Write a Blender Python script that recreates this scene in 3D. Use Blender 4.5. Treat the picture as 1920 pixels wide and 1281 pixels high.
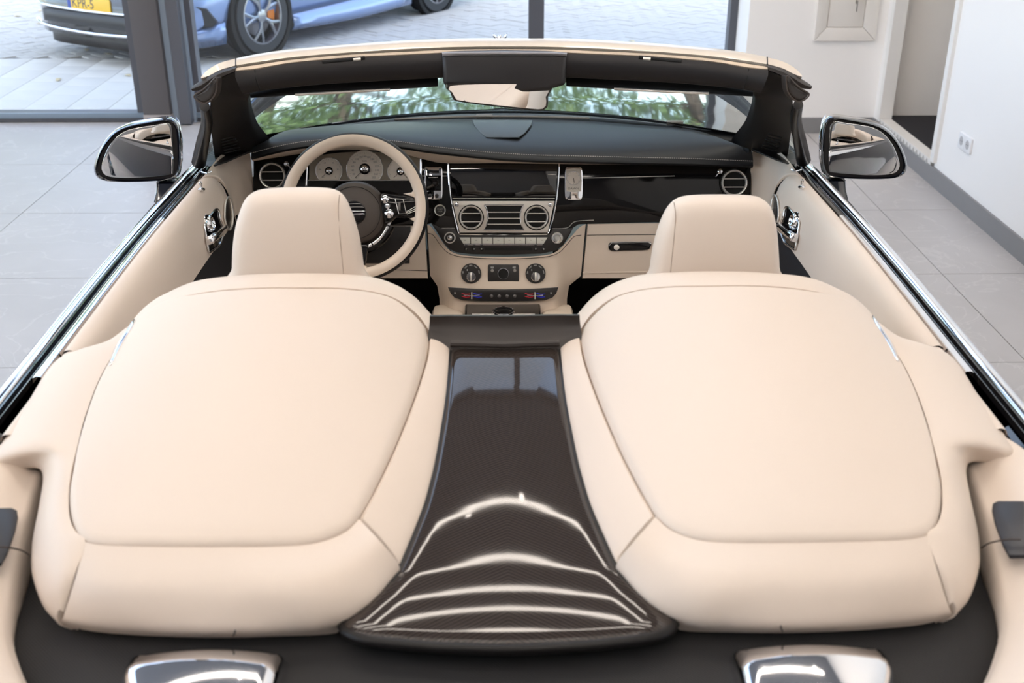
import bpy, bmesh, math, random
from mathutils import Vector, Matrix
random.seed(7)
sc = bpy.context.scene
COL = sc.collection
for o in list(bpy.data.objects):
    bpy.data.objects.remove(o)
V = Vector
rad = math.radians
# ------------------------------------------------------------------ camera, world, exposure
FPX = 2100.0
TH = math.atan(.474); PSI = rad(.715)
CAM = V((-.01, 0, 1.9))
cd = bpy.data.cameras.new('camera'); cam = bpy.data.objects.new('camera', cd); COL.objects.link(cam)
cd.sensor_fit = 'HORIZONTAL'; cd.sensor_width = 36; cd.lens = FPX / 1920 * 36
cd.clip_start = .05; cd.clip_end = 300
cam.location = CAM; cam.rotation_euler = (math.pi / 2 - TH, 0, -PSI)
cd.dof.use_dof = True; cd.dof.focus_distance = 3.0; cd.dof.aperture_fstop = 5.6
sc.camera = cam
sc.view_settings.view_transform = 'Standard'; sc.view_settings.look = 'None'
sc.view_settings.gamma = 1; sc.view_settings.use_curve_mapping = False
sc.view_settings.exposure = 0.0
wd = bpy.data.worlds.new('world'); sc.world = wd; wd.use_nodes = True
nt = wd.node_tree; bgn = nt.nodes['Background']
sky = nt.nodes.new('ShaderNodeTexSky'); sky.sky_type = 'NISHITA'; sky.sun_disc = False
sky.sun_elevation = rad(48); sky.sun_rotation = rad(200); sky.altitude = 0
sky.air_density = 1.0; sky.dust_density = 2.0; sky.ozone_density = 1.0
tcw = nt.nodes.new('ShaderNodeTexCoord'); nzw = nt.nodes.new('ShaderNodeTexNoise'); nzw.inputs['Scale'].default_value = 2.2; nzw.inputs['Detail'].default_value = 6
mpw = nt.nodes.new('ShaderNodeMapping'); mpw.inputs['Scale'].default_value = (1, 1, 2.5)
rmw = nt.nodes.new('ShaderNodeMapRange'); rmw.inputs[1].default_value = .38; rmw.inputs[2].default_value = .68; rmw.inputs[3].default_value = .35; rmw.inputs[4].default_value = .9
mxw = nt.nodes.new('ShaderNodeMix'); mxw.data_type = 'RGBA'; mxw.inputs['B'].default_value = (.95, .97, 1.0, 1)
nt.links.new(tcw.outputs['Generated'], mpw.inputs[0]); nt.links.new(mpw.outputs[0], nzw.inputs['Vector']); nt.links.new(nzw.outputs['Fac'], rmw.inputs[0]); nt.links.new(rmw.outputs[0], mxw.inputs['Factor'])
nt.links.new(sky.outputs[0], mxw.inputs['A']); nt.links.new(mxw.outputs['Result'], bgn.inputs[0]); bgn.inputs[1].default_value = 1.55
sl_ = bpy.data.lights.new('sun', 'SUN'); sl_.energy = 11.0; sl_.angle = rad(.6); sl_.color = (1, .95, .88)
so_ = bpy.data.objects.new('sun', sl_); COL.objects.link(so_); so_.rotation_euler = (rad(50), 0, rad(9))   # high behind the building
STRIP_EMIT = 20.5

# ------------------------------------------------------------------ projection helpers
cF = V((math.sin(PSI) * math.cos(TH), math.cos(PSI) * math.cos(TH), -math.sin(TH)))
cR = V((math.cos(PSI), -math.sin(PSI), 0))
cU = cR.cross(cF)
def ray(px, py):
    return cF + cR * ((px - 960) / FPX) + cU * ((640.5 - py) / FPX)
def P(px, py, z=None, y=None, x=None):
    d = ray(px, py)
    if z is not None: t = (z - CAM.z) / d.z
    elif y is not None: t = (y - CAM.y) / d.y
    else: t = (x - CAM.x) / d.x
    return CAM + d * t
def PH(px, py, H, z0=1.03):
    z = z0
    for i in range(40):
        p = P(px, py, z=z); z += (H(p.x, p.y) - z) * .6
    return P(px, py, z=z)
def PY(px, py, Y, dy=0, y0=2.4):
    y = y0
    for i in range(30):
        p = P(px, py, y=y); y += (Y(abs(p.x)) + dy - y) * .8
    return P(px, py, y=y)
def Pn(px, py, q, n):
    d = ray(px, py); t = (q - CAM).dot(n) / d.dot(n)
    return CAM + d * t, t
def mirx(pts): return [V((-p.x, p.y, p.z)) for p in pts]
def lerp(a, b, t): return a + (b - a) * t
def interp(tab, x):
    if x <= tab[0][0]: return tab[0][1]
    for (a, b), (c, d) in zip(tab, tab[1:]):
        if x <= c: return b + (d - b) * (x - a) / (c - a)
    return tab[-1][1]
def sinterp(tab, x, w=.05):
    return sum(interp(tab, x + w * k / 3.0) for k in range(-3, 4)) / 7.0

# ------------------------------------------------------------------ materials
MATS = {}
def mat(name, col, rough=.5, metal=0, coat=0, bump=0, bscale=300, emit=None, es=0, var=0, vscale=6, spec=.5, sheen=0, trans=0):
    if name in MATS: return MATS[name]
    m = bpy.data.materials.new(name); m.use_nodes = True; MATS[name] = m
    n = m.node_tree.nodes; l = m.node_tree.links; b = n['Principled BSDF']
    b.inputs['Base Color'].default_value = (*col, 1); b.inputs['Roughness'].default_value = rough
    b.inputs['Metallic'].default_value = metal; b.inputs['Coat Weight'].default_value = coat
    b.inputs['Coat Roughness'].default_value = .03; b.inputs['Specular IOR Level'].default_value = spec
    b.inputs['Sheen Weight'].default_value = sheen
    b.inputs['Transmission Weight'].default_value = trans
    tc = None
    if bump or var:
        tc = n.new('ShaderNodeTexCoord')
    if bump:
        nz = n.new('ShaderNodeTexNoise'); nz.inputs['Scale'].default_value = bscale; nz.inputs['Detail'].default_value = 3
        bp = n.new('ShaderNodeBump'); bp.inputs['Strength'].default_value = bump; bp.inputs['Distance'].default_value = .001
        l.new(tc.outputs['Object'], nz.inputs['Vector']); l.new(nz.outputs['Fac'], bp.inputs['Height']); l.new(bp.outputs['Normal'], b.inputs['Normal'])
    if var:
        nz = n.new('ShaderNodeTexNoise'); nz.inputs['Scale'].default_value = vscale; nz.inputs['Detail'].default_value = 5; nz.inputs['Roughness'].default_value = .6
        mx = n.new('ShaderNodeMix'); mx.data_type = 'RGBA'
        mx.inputs['A'].default_value = (*[c * (1 - var) for c in col], 1); mx.inputs['B'].default_value = (*[min(1, c * (1 + var)) for c in col], 1)
        l.new(tc.outputs['Object'], nz.inputs['Vector']); l.new(nz.outputs['Fac'], mx.inputs['Factor']); l.new(mx.outputs['Result'], b.inputs['Base Color'])
    if emit:
        b.inputs['Emission Color'].default_value = (*emit, 1); b.inputs['Emission Strength'].default_value = es
    return m
def glass(name, tint=(1, 1, 1), kr=.85):
    m = bpy.data.materials.new(name); m.use_nodes = True; MATS[name] = m
    n = m.node_tree.nodes; l = m.node_tree.links; n.remove(n['Principled BSDF'])
    tr = n.new('ShaderNodeBsdfTransparent'); tr.inputs[0].default_value = (*tint, 1)
    gl = n.new('ShaderNodeBsdfGlossy'); gl.inputs['Roughness'].default_value = .01
    lw = n.new('ShaderNodeLayerWeight'); lw.inputs['Blend'].default_value = .5
    pw = n.new('ShaderNodeMath'); pw.operation = 'POWER'; pw.inputs[1].default_value = 5; l.new(lw.outputs['Facing'], pw.inputs[0])
    ma = n.new('ShaderNodeMath'); ma.operation = 'MULTIPLY_ADD'; ma.inputs[1].default_value = kr; ma.inputs[2].default_value = .03; l.new(pw.outputs[0], ma.inputs[0])
    mx = n.new('ShaderNodeMixShader'); l.new(ma.outputs[0], mx.inputs[0]); l.new(tr.outputs[0], mx.inputs[1]); l.new(gl.outputs[0], mx.inputs[2])
    l.new(mx.outputs[0], n['Material Output'].inputs[0]); return m
CREAM = mat('cream_leather', (.70, .597, .51), .47, bump=.06, bscale=900)
CREAM2 = mat('cream_leather_lower', (.72, .60, .49), .5, bump=.06, bscale=900)
BLACKL = mat('black_leather', (.012, .0105, .0115), .45, bump=.05, bscale=900)
for m_ in ('black_leather',): MATS[m_].node_tree.nodes['Principled BSDF'].inputs['Specular IOR Level'].default_value = .35
BROWNL = mat('dark_brown_leather', (.030, .023, .020), .5, bump=.05, bscale=900)
DASHL = mat('dash_black_leather', (.011, .012, .015), .42, bump=.05, bscale=900)
MATS['dash_black_leather'].node_tree.nodes['Principled BSDF'].inputs['Specular IOR Level'].default_value = .28
PIANO = mat('piano_black', (.006, .0055, .006), .06, spec=.3)
MATTE = mat('matte_black', (.014, .012, .012), .45)
VOID = mat('void_black', (.004, .004, .004), .8)
CARPET = mat('black_carpet', (.010, .009, .012), .95, bump=.6, bscale=500)
CHROME = mat('chrome', (.80, .80, .82), .05, 1)
SATIN = mat('satin_silver', (.80, .76, .71), .3, .7)
CHROMES = mat('bright_trim', (.86, .83, .79), .3, .6)
SILVERP = mat('silver_plate', (.74, .69, .63), .35, .25)
PAINT = mat('midnight_paint', (.004, .005, .010), .08, coat=1.0)
HOODP = mat('bonnet_paint', (.004, .005, .010), .06, coat=1.0)
HOODP.node_tree.nodes['Principled BSDF'].inputs['Coat IOR'].default_value = 1.75
SEAMM = mat('seam_thread', (.42, .33, .26), .7)
DARKSEAM = mat('seam_shadow', (.055, .04, .033), .8)
RUBBER = mat('rubber', (.012, .012, .013), .55)
IVORY = mat('ivory_key', (.72, .72, .66), .25)
DIALF = mat('dial_face', (.76, .68, .59), .35)
CLUST = mat('cluster_panel', (.26, .22, .17), .4)
MIRR = mat('mirror_glass', (.9, .9, .9), .0, 1)
WGLASS = glass('window_glass', (.97, .985, .98))
CGLASS = glass('windscreen_glass', (.93, .97, .95), .7)
RED = mat('red_mark', (.55, .01, .03), .4); BLUE = mat('blue_mark', (.01, .02, .6), .4)
WHITEP = mat('white_print', (.75, .75, .72), .5)
GREYP = mat('grey_print', (.22, .19, .17), .5)

# carbon / open-pore herringbone centre panel
def herring_mat():
    m = mat('dark_herringbone_veneer', (.02, .016, .014), .045, spec=.45)
    n = m.node_tree.nodes; l = m.node_tree.links; b = n['Principled BSDF']
    tc = n.new('ShaderNodeTexCoord'); sp = n.new('ShaderNodeSeparateXYZ'); l.new(tc.outputs['Object'], sp.inputs[0])
    ab = n.new('ShaderNodeMath'); ab.operation = 'ABSOLUTE'; l.new(sp.outputs['X'], ab.inputs[0])
    m1 = n.new('ShaderNodeMath'); m1.operation = 'MULTIPLY_ADD'; l.new(ab.outputs[0], m1.inputs[0]); m1.inputs[1].default_value = .55; l.new(sp.outputs['Y'], m1.inputs[2])
    m2 = n.new('ShaderNodeMath'); m2.operation = 'MULTIPLY'; l.new(m1.outputs[0], m2.inputs[0]); m2.inputs[1].default_value = 1100
    sn = n.new('ShaderNodeMath'); sn.operation = 'SINE'; l.new(m2.outputs[0], sn.inputs[0])
    mr = n.new('ShaderNodeMapRange'); l.new(sn.outputs[0], mr.inputs[0]); mr.inputs[1].default_value = -1; mr.inputs[2].default_value = 1
    mx = n.new('ShaderNodeMix'); mx.data_type = 'RGBA'; l.new(mr.outputs[0], mx.inputs['Factor'])
    mx.inputs['A'].default_value = (.014, .010, .009, 1); mx.inputs['B'].default_value = (.056, .044, .038, 1)
    l.new(mx.outputs['Result'], b.inputs['Base Color'])
    return m
HERR = herring_mat()
def weave_mat():
    m = mat('black_weave_cloth', (.012, .012, .013), .7)
    n = m.node_tree.nodes; l = m.node_tree.links; b = n['Principled BSDF']
    tc = n.new('ShaderNodeTexCoord'); wv = n.new('ShaderNodeTexWave'); wv.inputs['Scale'].default_value = 130; wv.bands_direction = 'DIAGONAL'
    l.new(tc.outputs['Object'], wv.inputs['Vector'])
    mx = n.new('ShaderNodeMix'); mx.data_type = 'RGBA'; l.new(wv.outputs['Fac'], mx.inputs['Factor'])
    mx.inputs['A'].default_value = (.008, .008, .009, 1); mx.inputs['B'].default_value = (.022, .021, .022, 1)
    l.new(mx.outputs['Result'], b.inputs['Base Color'])
    bp = n.new('ShaderNodeBump'); bp.inputs['Strength'].default_value = .4; bp.inputs['Distance'].default_value = .002
    l.new(wv.outputs['Fac'], bp.inputs['Height']); l.new(bp.outputs['Normal'], b.inputs['Normal'])
    return m
WEAVE = weave_mat()

# ------------------------------------------------------------------ mesh helpers
ORIG = {}
def obj(name, g, m, parent=None, smooth=True, ang=40, label=None, solid=0, recalc=True):
    me = bpy.data.meshes.new(name)
    bm = bmesh.new()
    vs = [bm.verts.new(v) for v in g.v]
    for k, f in enumerate(g.f):
        try:
            fc = bm.faces.new([vs[i] for i in f]); fc.material_index = g.m[k]
        except ValueError: pass
    bmesh.ops.remove_doubles(bm, verts=bm.verts, dist=1e-6)
    if recalc: bmesh.ops.recalc_face_normals(bm, faces=bm.faces)
    bm.to_mesh(me); bm.free()
    for mm in (m if isinstance(m, (list, tuple)) else [m]): me.materials.append(mm)
    if smooth:
        me.shade_smooth()
        me.set_sharp_from_angle(angle=rad(ang))
    o = bpy.data.objects.new(name, me); COL.objects.link(o)
    if solid:
        s = o.modifiers.new('thickness', 'SOLIDIFY'); s.thickness = abs(solid); s.offset = -1 if solid > 0 else 1
    put(o, parent)
    if label: o['label'] = label
    return o
def put(o, parent):
    if parent is not None:
        o.parent = parent
        o.matrix_parent_inverse = ORIG[parent.name].inverted() if parent.name in ORIG else Matrix()
def thing(name, label, cat, loc=(0, 0, 0), group=None, kind=None):
    o = bpy.data.objects.new(name, None); COL.objects.link(o); o.location = loc; o.empty_display_size = .1
    ORIG[o.name] = Matrix.Translation(V(loc))
    tag(o, label, cat, group, kind); return o
def tag(o, label=None, cat=None, group=None, kind=None):
    if label: o['label'] = label
    if cat: o['category'] = cat
    if group: o['group'] = group
    if kind: o['kind'] = kind
    return o
def CRp(p0, p1, p2, p3, t):
    return .5 * ((2 * p1) + (p2 - p0) * t + (2 * p0 - 5 * p1 + 4 * p2 - p3) * t * t + (3 * p1 - p0 - 3 * p2 + p3) * t ** 3)
def crn(pts, k, closed=False):
    pts = [V(p) for p in pts]; n = len(pts); out = []
    for i in range(n if closed else n - 1):
        if closed: a, b, c, d = pts[i - 1], pts[i], pts[(i + 1) % n], pts[(i + 2) % n]
        else:
            b, c = pts[i], pts[i + 1]
            a = pts[i - 1] if i else b * 2 - c; d = pts[i + 2] if i + 2 < n else c * 2 - b
        for j in range(k): out.append(CRp(a, b, c, d, j / k))
    if not closed: out.append(pts[-1])
    return out
def arc(pts, n, closed=False):
    d = crn(pts, 12, closed)
    if closed: d = d + [d[0]]
    L = [0]
    for a, b in zip(d, d[1:]): L.append(L[-1] + (b - a).length)
    out = []; j = 0; m = n if closed else n - 1
    for i in range(n):
        s = L[-1] * i / m
        while j < len(L) - 2 and L[j + 1] < s: j += 1
        q = (s - L[j]) / max(1e-9, L[j + 1] - L[j]); out.append(d[j].lerp(d[j + 1], min(1, max(0, q))))
    return out
def inset2(o, d):
    n = len(o); out = []
    area = sum(o[i][0] * o[(i + 1) % n][1] - o[(i + 1) % n][0] * o[i][1] for i in range(n))
    s = 1 if area > 0 else -1
    for i in range(n):
        a, b, c = V(o[i - 1][:2]), V(o[i][:2]), V(o[(i + 1) % n][:2])
        e1 = (b - a); e2 = (c - b)
        if e1.length < 1e-9: e1 = e2
        if e2.length < 1e-9: e2 = e1
        e1.normalize(); e2.normalize()
        n1 = V((-e1.y, e1.x)) * s; n2 = V((-e2.y, e2.x)) * s
        mm = n1 + n2
        if mm.length < 1e-6: mm = n1
        mm.normalize(); k = d / max(.4, mm.dot(n1)); out.append((b.x + mm.x * k, b.y + mm.y * k))
    return out
def rrect(w, h, r, n=5):
    out = []
    for cx, cy, a0 in ((w / 2 - r, h / 2 - r, 0), (-w / 2 + r, h / 2 - r, 90), (-w / 2 + r, -h / 2 + r, 180), (w / 2 - r, -h / 2 + r, 270)):
        for i in range(n + 1):
            a = rad(a0 + 90 * i / n); out.append((cx + r * math.cos(a), cy + r * math.sin(a)))
    return out
def circ(r, n=32, ry=None): return [(r * math.cos(2 * math.pi * i / n), (ry or r) * math.sin(2 * math.pi * i / n)) for i in range(n)]
class G:
    def __init__(s): s.v = []; s.f = []; s.m = []; s.mi = 0
    def mt(s, i): s.mi = i; return s
    def add(s, vs, fs):
        b = len(s.v); s.v += [V(v) for v in vs]; s.f += [tuple(i + b for i in f) for f in fs]; s.m += [s.mi] * len(fs); return s
    def box(s, c, size, M=None, bev=0):
        w, d, h = size
        if bev:
            return s.prism(rrect(w, d, min(bev, w * .49, d * .49), 2), h, (M or Matrix()) @ Matrix.Translation(V(c) - V((0, 0, h / 2))), min(bev, h * .45), both=True)
        vs = [V(c) + V((sx * w / 2, sy * d / 2, sz * h / 2)) for sz in (-1, 1) for sy in (-1, 1) for sx in (-1, 1)]
        if M: vs = [M @ v for v in vs]
        return s.add(vs, [(0, 2, 3, 1), (4, 5, 7, 6), (0, 1, 5, 4), (2, 6, 7, 3), (0, 4, 6, 2), (1, 3, 7, 5)])
    def loft(s, rows, cu=False, cv=False, cap0=False, cap1=False):
        n = len(rows[0]); vs = [p for r in rows for p in r]; fs = []; R = len(rows)
        for i in range(R if cv else R - 1):
            for j in range(n if cu else n - 1):
                a = i * n + j; b = i * n + (j + 1) % n; i2 = (i + 1) % R
                fs.append((a, b, i2 * n + (j + 1) % n, i2 * n + j))
        if cap0: fs.append(tuple(range(n))[::-1])
        if cap1: fs.append(tuple((R - 1) * n + j for j in range(n)))
        return s.add(vs, fs)
    def prism(s, out, h, M=None, bev=0, both=False, z0=0):
        M = M or Matrix(); rows = []
        def R(o, z): rows.append([M @ V((p[0], p[1], z)) for p in o])
        if bev and both:
            R(inset2(out, bev), z0); R(inset2(out, bev * .3), z0 + bev * .3); R(out, z0 + bev)
        else: R(out, z0)
        if bev:
            R(out, z0 + h - bev); R(inset2(out, bev * .3), z0 + h - bev * .3); R(inset2(out, bev), z0 + h)
        else: R(out, z0 + h)
        return s.loft(rows, cu=True, cap0=True, cap1=True)
    def lathe(s, prof, M=None, n=32, cap0=True, cap1=True):
        M = M or Matrix()
        rows = [[M @ V((r * math.cos(2 * math.pi * i / n), r * math.sin(2 * math.pi * i / n), z)) for i in range(n)] for r, z in prof]
        return s.loft(rows, cu=True, cap0=cap0 and prof[0][0] > 1e-6, cap1=cap1 and prof[-1][0] > 1e-6)
    def tube(s, pts, r, n=8, closed=False, caps=True):
        pts = [V(p) for p in pts]; rows = []; N = len(pts); up = None
        for i, p in enumerate(pts):
            a = pts[i - 1] if (i or closed) else p; b = pts[(i + 1) % N] if (i < N - 1 or closed) else p
            t = (b - a).normalized()
            if up is None: up = V((0, 0, 1)) if abs(t.z) < .9 else V((1, 0, 0))
            x = t.cross(up).normalized(); y = x.cross(t).normalized(); up = y
            rr = r[i] if isinstance(r, (list, tuple)) else r
            rows.append([p + x * rr * math.cos(2 * math.pi * k / n) + y * rr * math.sin(2 * math.pi * k / n) for k in range(n)])
        return s.loft(rows, cu=True, cv=closed, cap0=caps and not closed, cap1=caps and not closed)
    def torus(s, R, r, M=None, n=48, k=10, a0=0, a1=360, sq=1):
        M = M or Matrix(); full = abs(a1 - a0) >= 360; N = n if full else n + 1
        rows = []
        for i in range(N):
            a = rad(a0 + (a1 - a0) * i / n)
            rows.append([M @ V(((R + r * math.cos(2 * math.pi * j / k)) * math.cos(a), (R + r * math.cos(2 * math.pi * j / k)) * math.sin(a), r * sq * math.sin(2 * math.pi * j / k))) for j in range(k)])
        return s.loft(rows, cu=True, cv=full, cap0=not full, cap1=not full)
    def dome(s, out, Hf, edge=.01, drop=.012, rings=8, M=None, skirt=0, n=96, raw=False, dropf=None):
        """closed outline (2D) filled with height Hf(x,y), rim rolled off"""
        M = M or Matrix()
        o = [tuple(p[:2]) for p in out] if raw else [(p.x, p.y) for p in arc([V((q[0], q[1], 0)) for q in out], n, True)]
        rows = []
        def R(oo, dz): rows.append([M @ V((p[0], p[1], Hf(p[0], p[1]) + dz * (dropf(p[0], p[1]) if dropf else 1))) for p in oo])
        if skirt: R(o, -drop - skirt)
        for q in (0, .08, .3, .6, 1):
            R(inset2(o, edge * q), -drop * (1 - math.sqrt(max(0, 1 - (1 - q) ** 2))))
        base = inset2(o, edge); cx = sum(p[0] for p in base) / len(base); cy = sum(p[1] for p in base) / len(base)
        for i in range(1, rings):
            k = 1 - i / rings; R([(cx + (p[0] - cx) * k, cy + (p[1] - cy) * k) for p in base], 0)
        s.loft(rows, cu=True); b = len(s.v) - len(o); c = len(s.v)
        s.v.append(M @ V((cx, cy, Hf(cx, cy))))
        for i in range(len(o)):
            s.f.append((b + i, b + (i + 1) % len(o), c)); s.m.append(s.mi)
        return s
def text(name, body, size, M, m, parent=None, align='CENTER', ext=.0002, label=None):
    cu = bpy.data.curves.new(name, 'FONT'); cu.body = body; cu.size = size; cu.align_x = align; cu.align_y = 'CENTER'; cu.extrude = ext
    to = bpy.data.objects.new('tmp_text', cu); COL.objects.link(to)
    bpy.context.view_layer.update()
    me = bpy.data.meshes.new_from_object(to.evaluated_get(bpy.context.evaluated_depsgraph_get()))
    bpy.data.objects.remove(to); me.transform(M); me.name = name; me.materials.clear(); me.materials.append(m)
    o = bpy.data.objects.new(name, me); COL.objects.link(o); put(o, parent)
    if label: o['label'] = label
    return o
def frame(p, n, up=(0, 0, 1)):
    n = V(n).normalized(); x = V(up).cross(n).normalized(); y = n.cross(x)
    M = Matrix((x, y, n)).transposed().to_4x4(); M.translation = p; return M
# ================================================================== ROOM SHELL
WALL = mat('white_wall_paint', (.90, .875, .86), .7, bump=.15, bscale=160)
WALLR = WALL
CEIL = mat('ceiling_paint', (.20, .21, .235), .8)
FTILE = mat('grey_porcelain_tile', (.47, .45, .445), .38, bump=.05, bscale=40, var=.14, vscale=2.2)
# faint veins on the tiles
def veins(m):
    n = m.node_tree.nodes; l = m.node_tree.links; b = n['Principled BSDF']
    src = b.inputs['Base Color'].links[0].from_socket
    tc = n.new('ShaderNodeTexCoord'); nz = n.new('ShaderNodeTexNoise'); nz.inputs['Scale'].default_value = 3; nz.inputs['Detail'].default_value = 6; nz.inputs['Distortion'].default_value = 1.2
    oi = n.new('ShaderNodeObjectInfo'); ad = n.new('ShaderNodeVectorMath'); l.new(tc.outputs['Object'], ad.inputs[0]); l.new(oi.outputs['Location'], ad.inputs[1])
    l.new(ad.outputs[0], nz.inputs['Vector'])
    cr_ = n.new('ShaderNodeValToRGB'); e = cr_.color_ramp.elements
    e[0].position = .485; e[0].color = (0, 0, 0, 1); e[1].position = .5; e[1].color = (1, 1, 1, 1); k = e.new(.515); k.color = (0, 0, 0, 1)
    l.new(nz.outputs['Fac'], cr_.inputs[0])
    ml = n.new('ShaderNodeMath'); ml.operation = 'MULTIPLY'; ml.inputs[1].default_value = .22; l.new(cr_.outputs[0], ml.inputs[0])
    mx = n.new('ShaderNodeMix'); mx.data_type = 'RGBA'; l.new(ml.outputs[0], mx.inputs['Factor']); l.new(src, mx.inputs['A']); mx.inputs['B'].default_value = (.75, .72, .70, 1)
    l.new(mx.outputs['Result'], b.inputs['Base Color'])
veins(FTILE)
JOINT = mat('tile_joint', (.42, .40, .395), .8)
BASEB = mat('grey_baseboard', (.235, .23, .235), .5, var=.06)
ALU = mat('grey_window_frame', (.085, .088, .105), .4)
ALUL = mat('light_aluminium', (.20, .26, .33), .35)
XR, YW, YF, XL, YB, ZC = 2.43, 7.56, 7.17, -7.5, -3.6, 5.2
XJ = 1.56   # jamb between the window and the white end wall
WT = .25
def sbox(name, lo, hi, m, parent=None, bev=0, kind='structure', label=None, smooth=False):
    g = G(); c = [(a + b) / 2 for a, b in zip(lo, hi)]; g.box(c, [b - a for a, b in zip(lo, hi)], bev=bev)
    o = obj(name, g, m, parent, smooth=bool(bev), label=label)
    if parent is None: o['kind'] = kind
    return o
floor = sbox('floor', (XL, YB, -.15), (XR, YW + .12, -.008), JOINT); floor['label'] = 'large grey porcelain tile floor of the showroom'
TS = .9
tm = None
for i in range(-12, 3):
    for j in range(-11, 4):
        x0, y0 = 2.0 + (i) * TS, 5.6 + j * TS
        lo = V((max(x0, XL), max(y0, YB), 0)); hi = V((min(x0 + TS, XR - .002), min(y0 + TS, YW - .06), 0))
        if hi.x - lo.x < .05 or hi.y - lo.y < .05: continue
        full = (hi.x - lo.x > TS - .001 and hi.y - lo.y > TS - .001)
        c = (lo + hi) / 2
        if full and tm:
            o = bpy.data.objects.new('tile', tm); COL.objects.link(o); put(o, floor)
        else:
            g = G(); w, d = hi.x - lo.x - .004, hi.y - lo.y - .004
            g.box((0, 0, -.006), (w, d, .012)); o = obj('tile', g, FTILE, floor, smooth=False)
            if full: tm = o.data
        o.location = (c.x, c.y, 0)
ceil = sbox('ceiling', (XL, YB, ZC), (XR + 1.6, YW + .3, ZC + .2), CEIL)
sbox('wall_back', (XL - .2, YB - .2, -.15), (XR + 1.6, YB, ZC), mat('slate_wall_paint', (.20, .195, .20), .7))
# right wall with a doorway, 6.06..7.04 m along it
D0, D1, DS, DH = 6.06, 7.03, .125, 2.35
g = G()
for lo, hi in (((XR, YB, -.15), (XR + .05, D0, ZC)), ((XR, D1, -.15), (XR + .05, YF + .4, ZC)),
               ((XR, D0, DH), (XR + .05, D1, ZC)), ((XR, D0, -.15), (XR + .05, D1, DS - .03))):
    g.box([(a + b) / 2 for a, b in zip(lo, hi)], [b - a for a, b in zip(lo, hi)])
o = obj('wall_right', g, WALL, smooth=False); o['kind'] = 'structure'
# white end wall beside the window
g = G(); g.box(((XJ + XR) / 2, YF + .2, ZC / 2 - .05), (XR - XJ, .4, ZC)); o = obj('wall_front', g, WALL, smooth=False); o['kind'] = 'structure'
# room behind the doorway
sbox('wall_passage', (XR + .05, 7.10, 0), (XR + 1.6, 7.25, ZC), mat('beige_wall_paint', (.80, .77, .74), .75))
sbox('wall_passage_side', (XR + 1.45, YB, 0), (XR + 1.6, 7.10, ZC), WALL)
sbox('floor_passage', (XR + .05, 4.6, -.1), (XR + 1.45, 7.10, DS - .03), JOINT)
mt = sbox('door_mat', (XR + .065, 5.2, DS - .028), (XR + 1.3, 7.09, DS + .006), CARPET, kind=None)
del mt['kind']; tag(mt, 'black pile mat behind the white serrated threshold of the doorway', 'mat')
# door casing
d1 = G(); JW = .05
d1.box((XR + .02, D1 + .0, (DS + DH) / 2), (.08, JW, DH - DS)); d1.box((XR + .02, D0, (DS + DH) / 2), (.08, JW, DH - DS)); d1.box((XR + .02, (D0 + D1) / 2, DH), (.08, D1 - D0, JW))
d1o = obj('door_1', d1, mat('white_door_casing', (.82, .80, .78), .45), smooth=False); d1o['kind'] = 'structure'; d1o['label'] = 'open doorway with white casing in the right wall'
th = sbox('trim_1', (XR - .012, D0 + .03, DS - .035), (XR + .06, D1 - .03, DS + .004), mat('threshold_white', (.74, .72, .69), .4)); th['label'] = 'white raised threshold strip with a serrated edge'
gz = G()
for k in range(16):
    y = D0 + .06 + k * .057
    gz.prism([(0, 0), (.04, 0), (.02, .028)], .003, frame(V((XR - .0125, y + .045, DS - .030)), (-1, 0, 0)))
obj('serration', gz, mat('serration_grey', (.42, .41, .40), .5), th, smooth=False, label='row of small grey teeth')['kind'] = 'stuff'
# baseboards
sbox('baseboard_right', (XR - .014, YB, 0), (XR, YF, .10), BASEB)
sbox('baseboard_front', (XJ, YF - .014, 0), (XR - .014, YF, .10), BASEB)

# ---- window wall
def window(name, x0, x1, label, sill=.06):
    g = G(); fw = .05
    for lo, hi in (((x0, YW - .05, 0), (x1, YW + .05, sill)), ((x0, YW - .05, ZC - .08), (x1, YW + .05, ZC)),
                   ((x0, YW - .05, sill), (x0 + fw, YW + .05, ZC - .08)), ((x1 - fw, YW - .05, sill), (x1, YW + .05, ZC - .08))):
        g.box([(a + b) / 2 for a, b in zip(lo, hi)], [b - a for a, b in zip(lo, hi)])
    o = obj(name, g, ALU, smooth=False); o['kind'] = 'structure'; o['label'] = label
    s = G(); s.box(((x0 + x1) / 2, YW - .055, .045), (x1 - x0 - .02, .02, .035), bev=.004); obj('sill_rail', s, ALUL, o)
    p = G(); p.box(((x0 + x1) / 2, YW, (ZC) / 2), (x1 - x0 - 2 * fw, .006, ZC - .16)); obj('pane', p, WGLASS, o, smooth=False)
    return o
cx_ = lambda px, y: P(px, 215, y=y).x
window('window_1', XL, cx_(272, 7.5), 'tall showroom window left of the grey column')
xm = P(1005, 60, y=YW).x
window('window_2', cx_(366, 7.51), xm, 'tall showroom window between the grey column and the slim mullion')
window('window_3', xm, XJ, 'tall showroom window between the slim mullion and the white wall')
def side_window(name, y0, y1, label):
    g = G(); fw = .06
    for lo, hi in (((XL - .05, y0, 0), (XL + .05, y1, .08)), ((XL - .05, y0, ZC - .08), (XL + .05, y1, ZC)), ((XL - .05, y0, .08), (XL + .05, y0 + fw, ZC - .08)), ((XL - .05, y1 - fw, .08), (XL + .05, y1, ZC - .08))):
        g.box([(a + b) / 2 for a, b in zip(lo, hi)], [b - a for a, b in zip(lo, hi)])
    o = obj(name, g, ALU, smooth=False); o['kind'] = 'structure'; o['label'] = label
    p = G(); p.box((XL, (y0 + y1) / 2, ZC / 2), (.006, y1 - y0 - 2 * fw, ZC - .16)); obj('pane', p, WGLASS, o, smooth=False)
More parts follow.
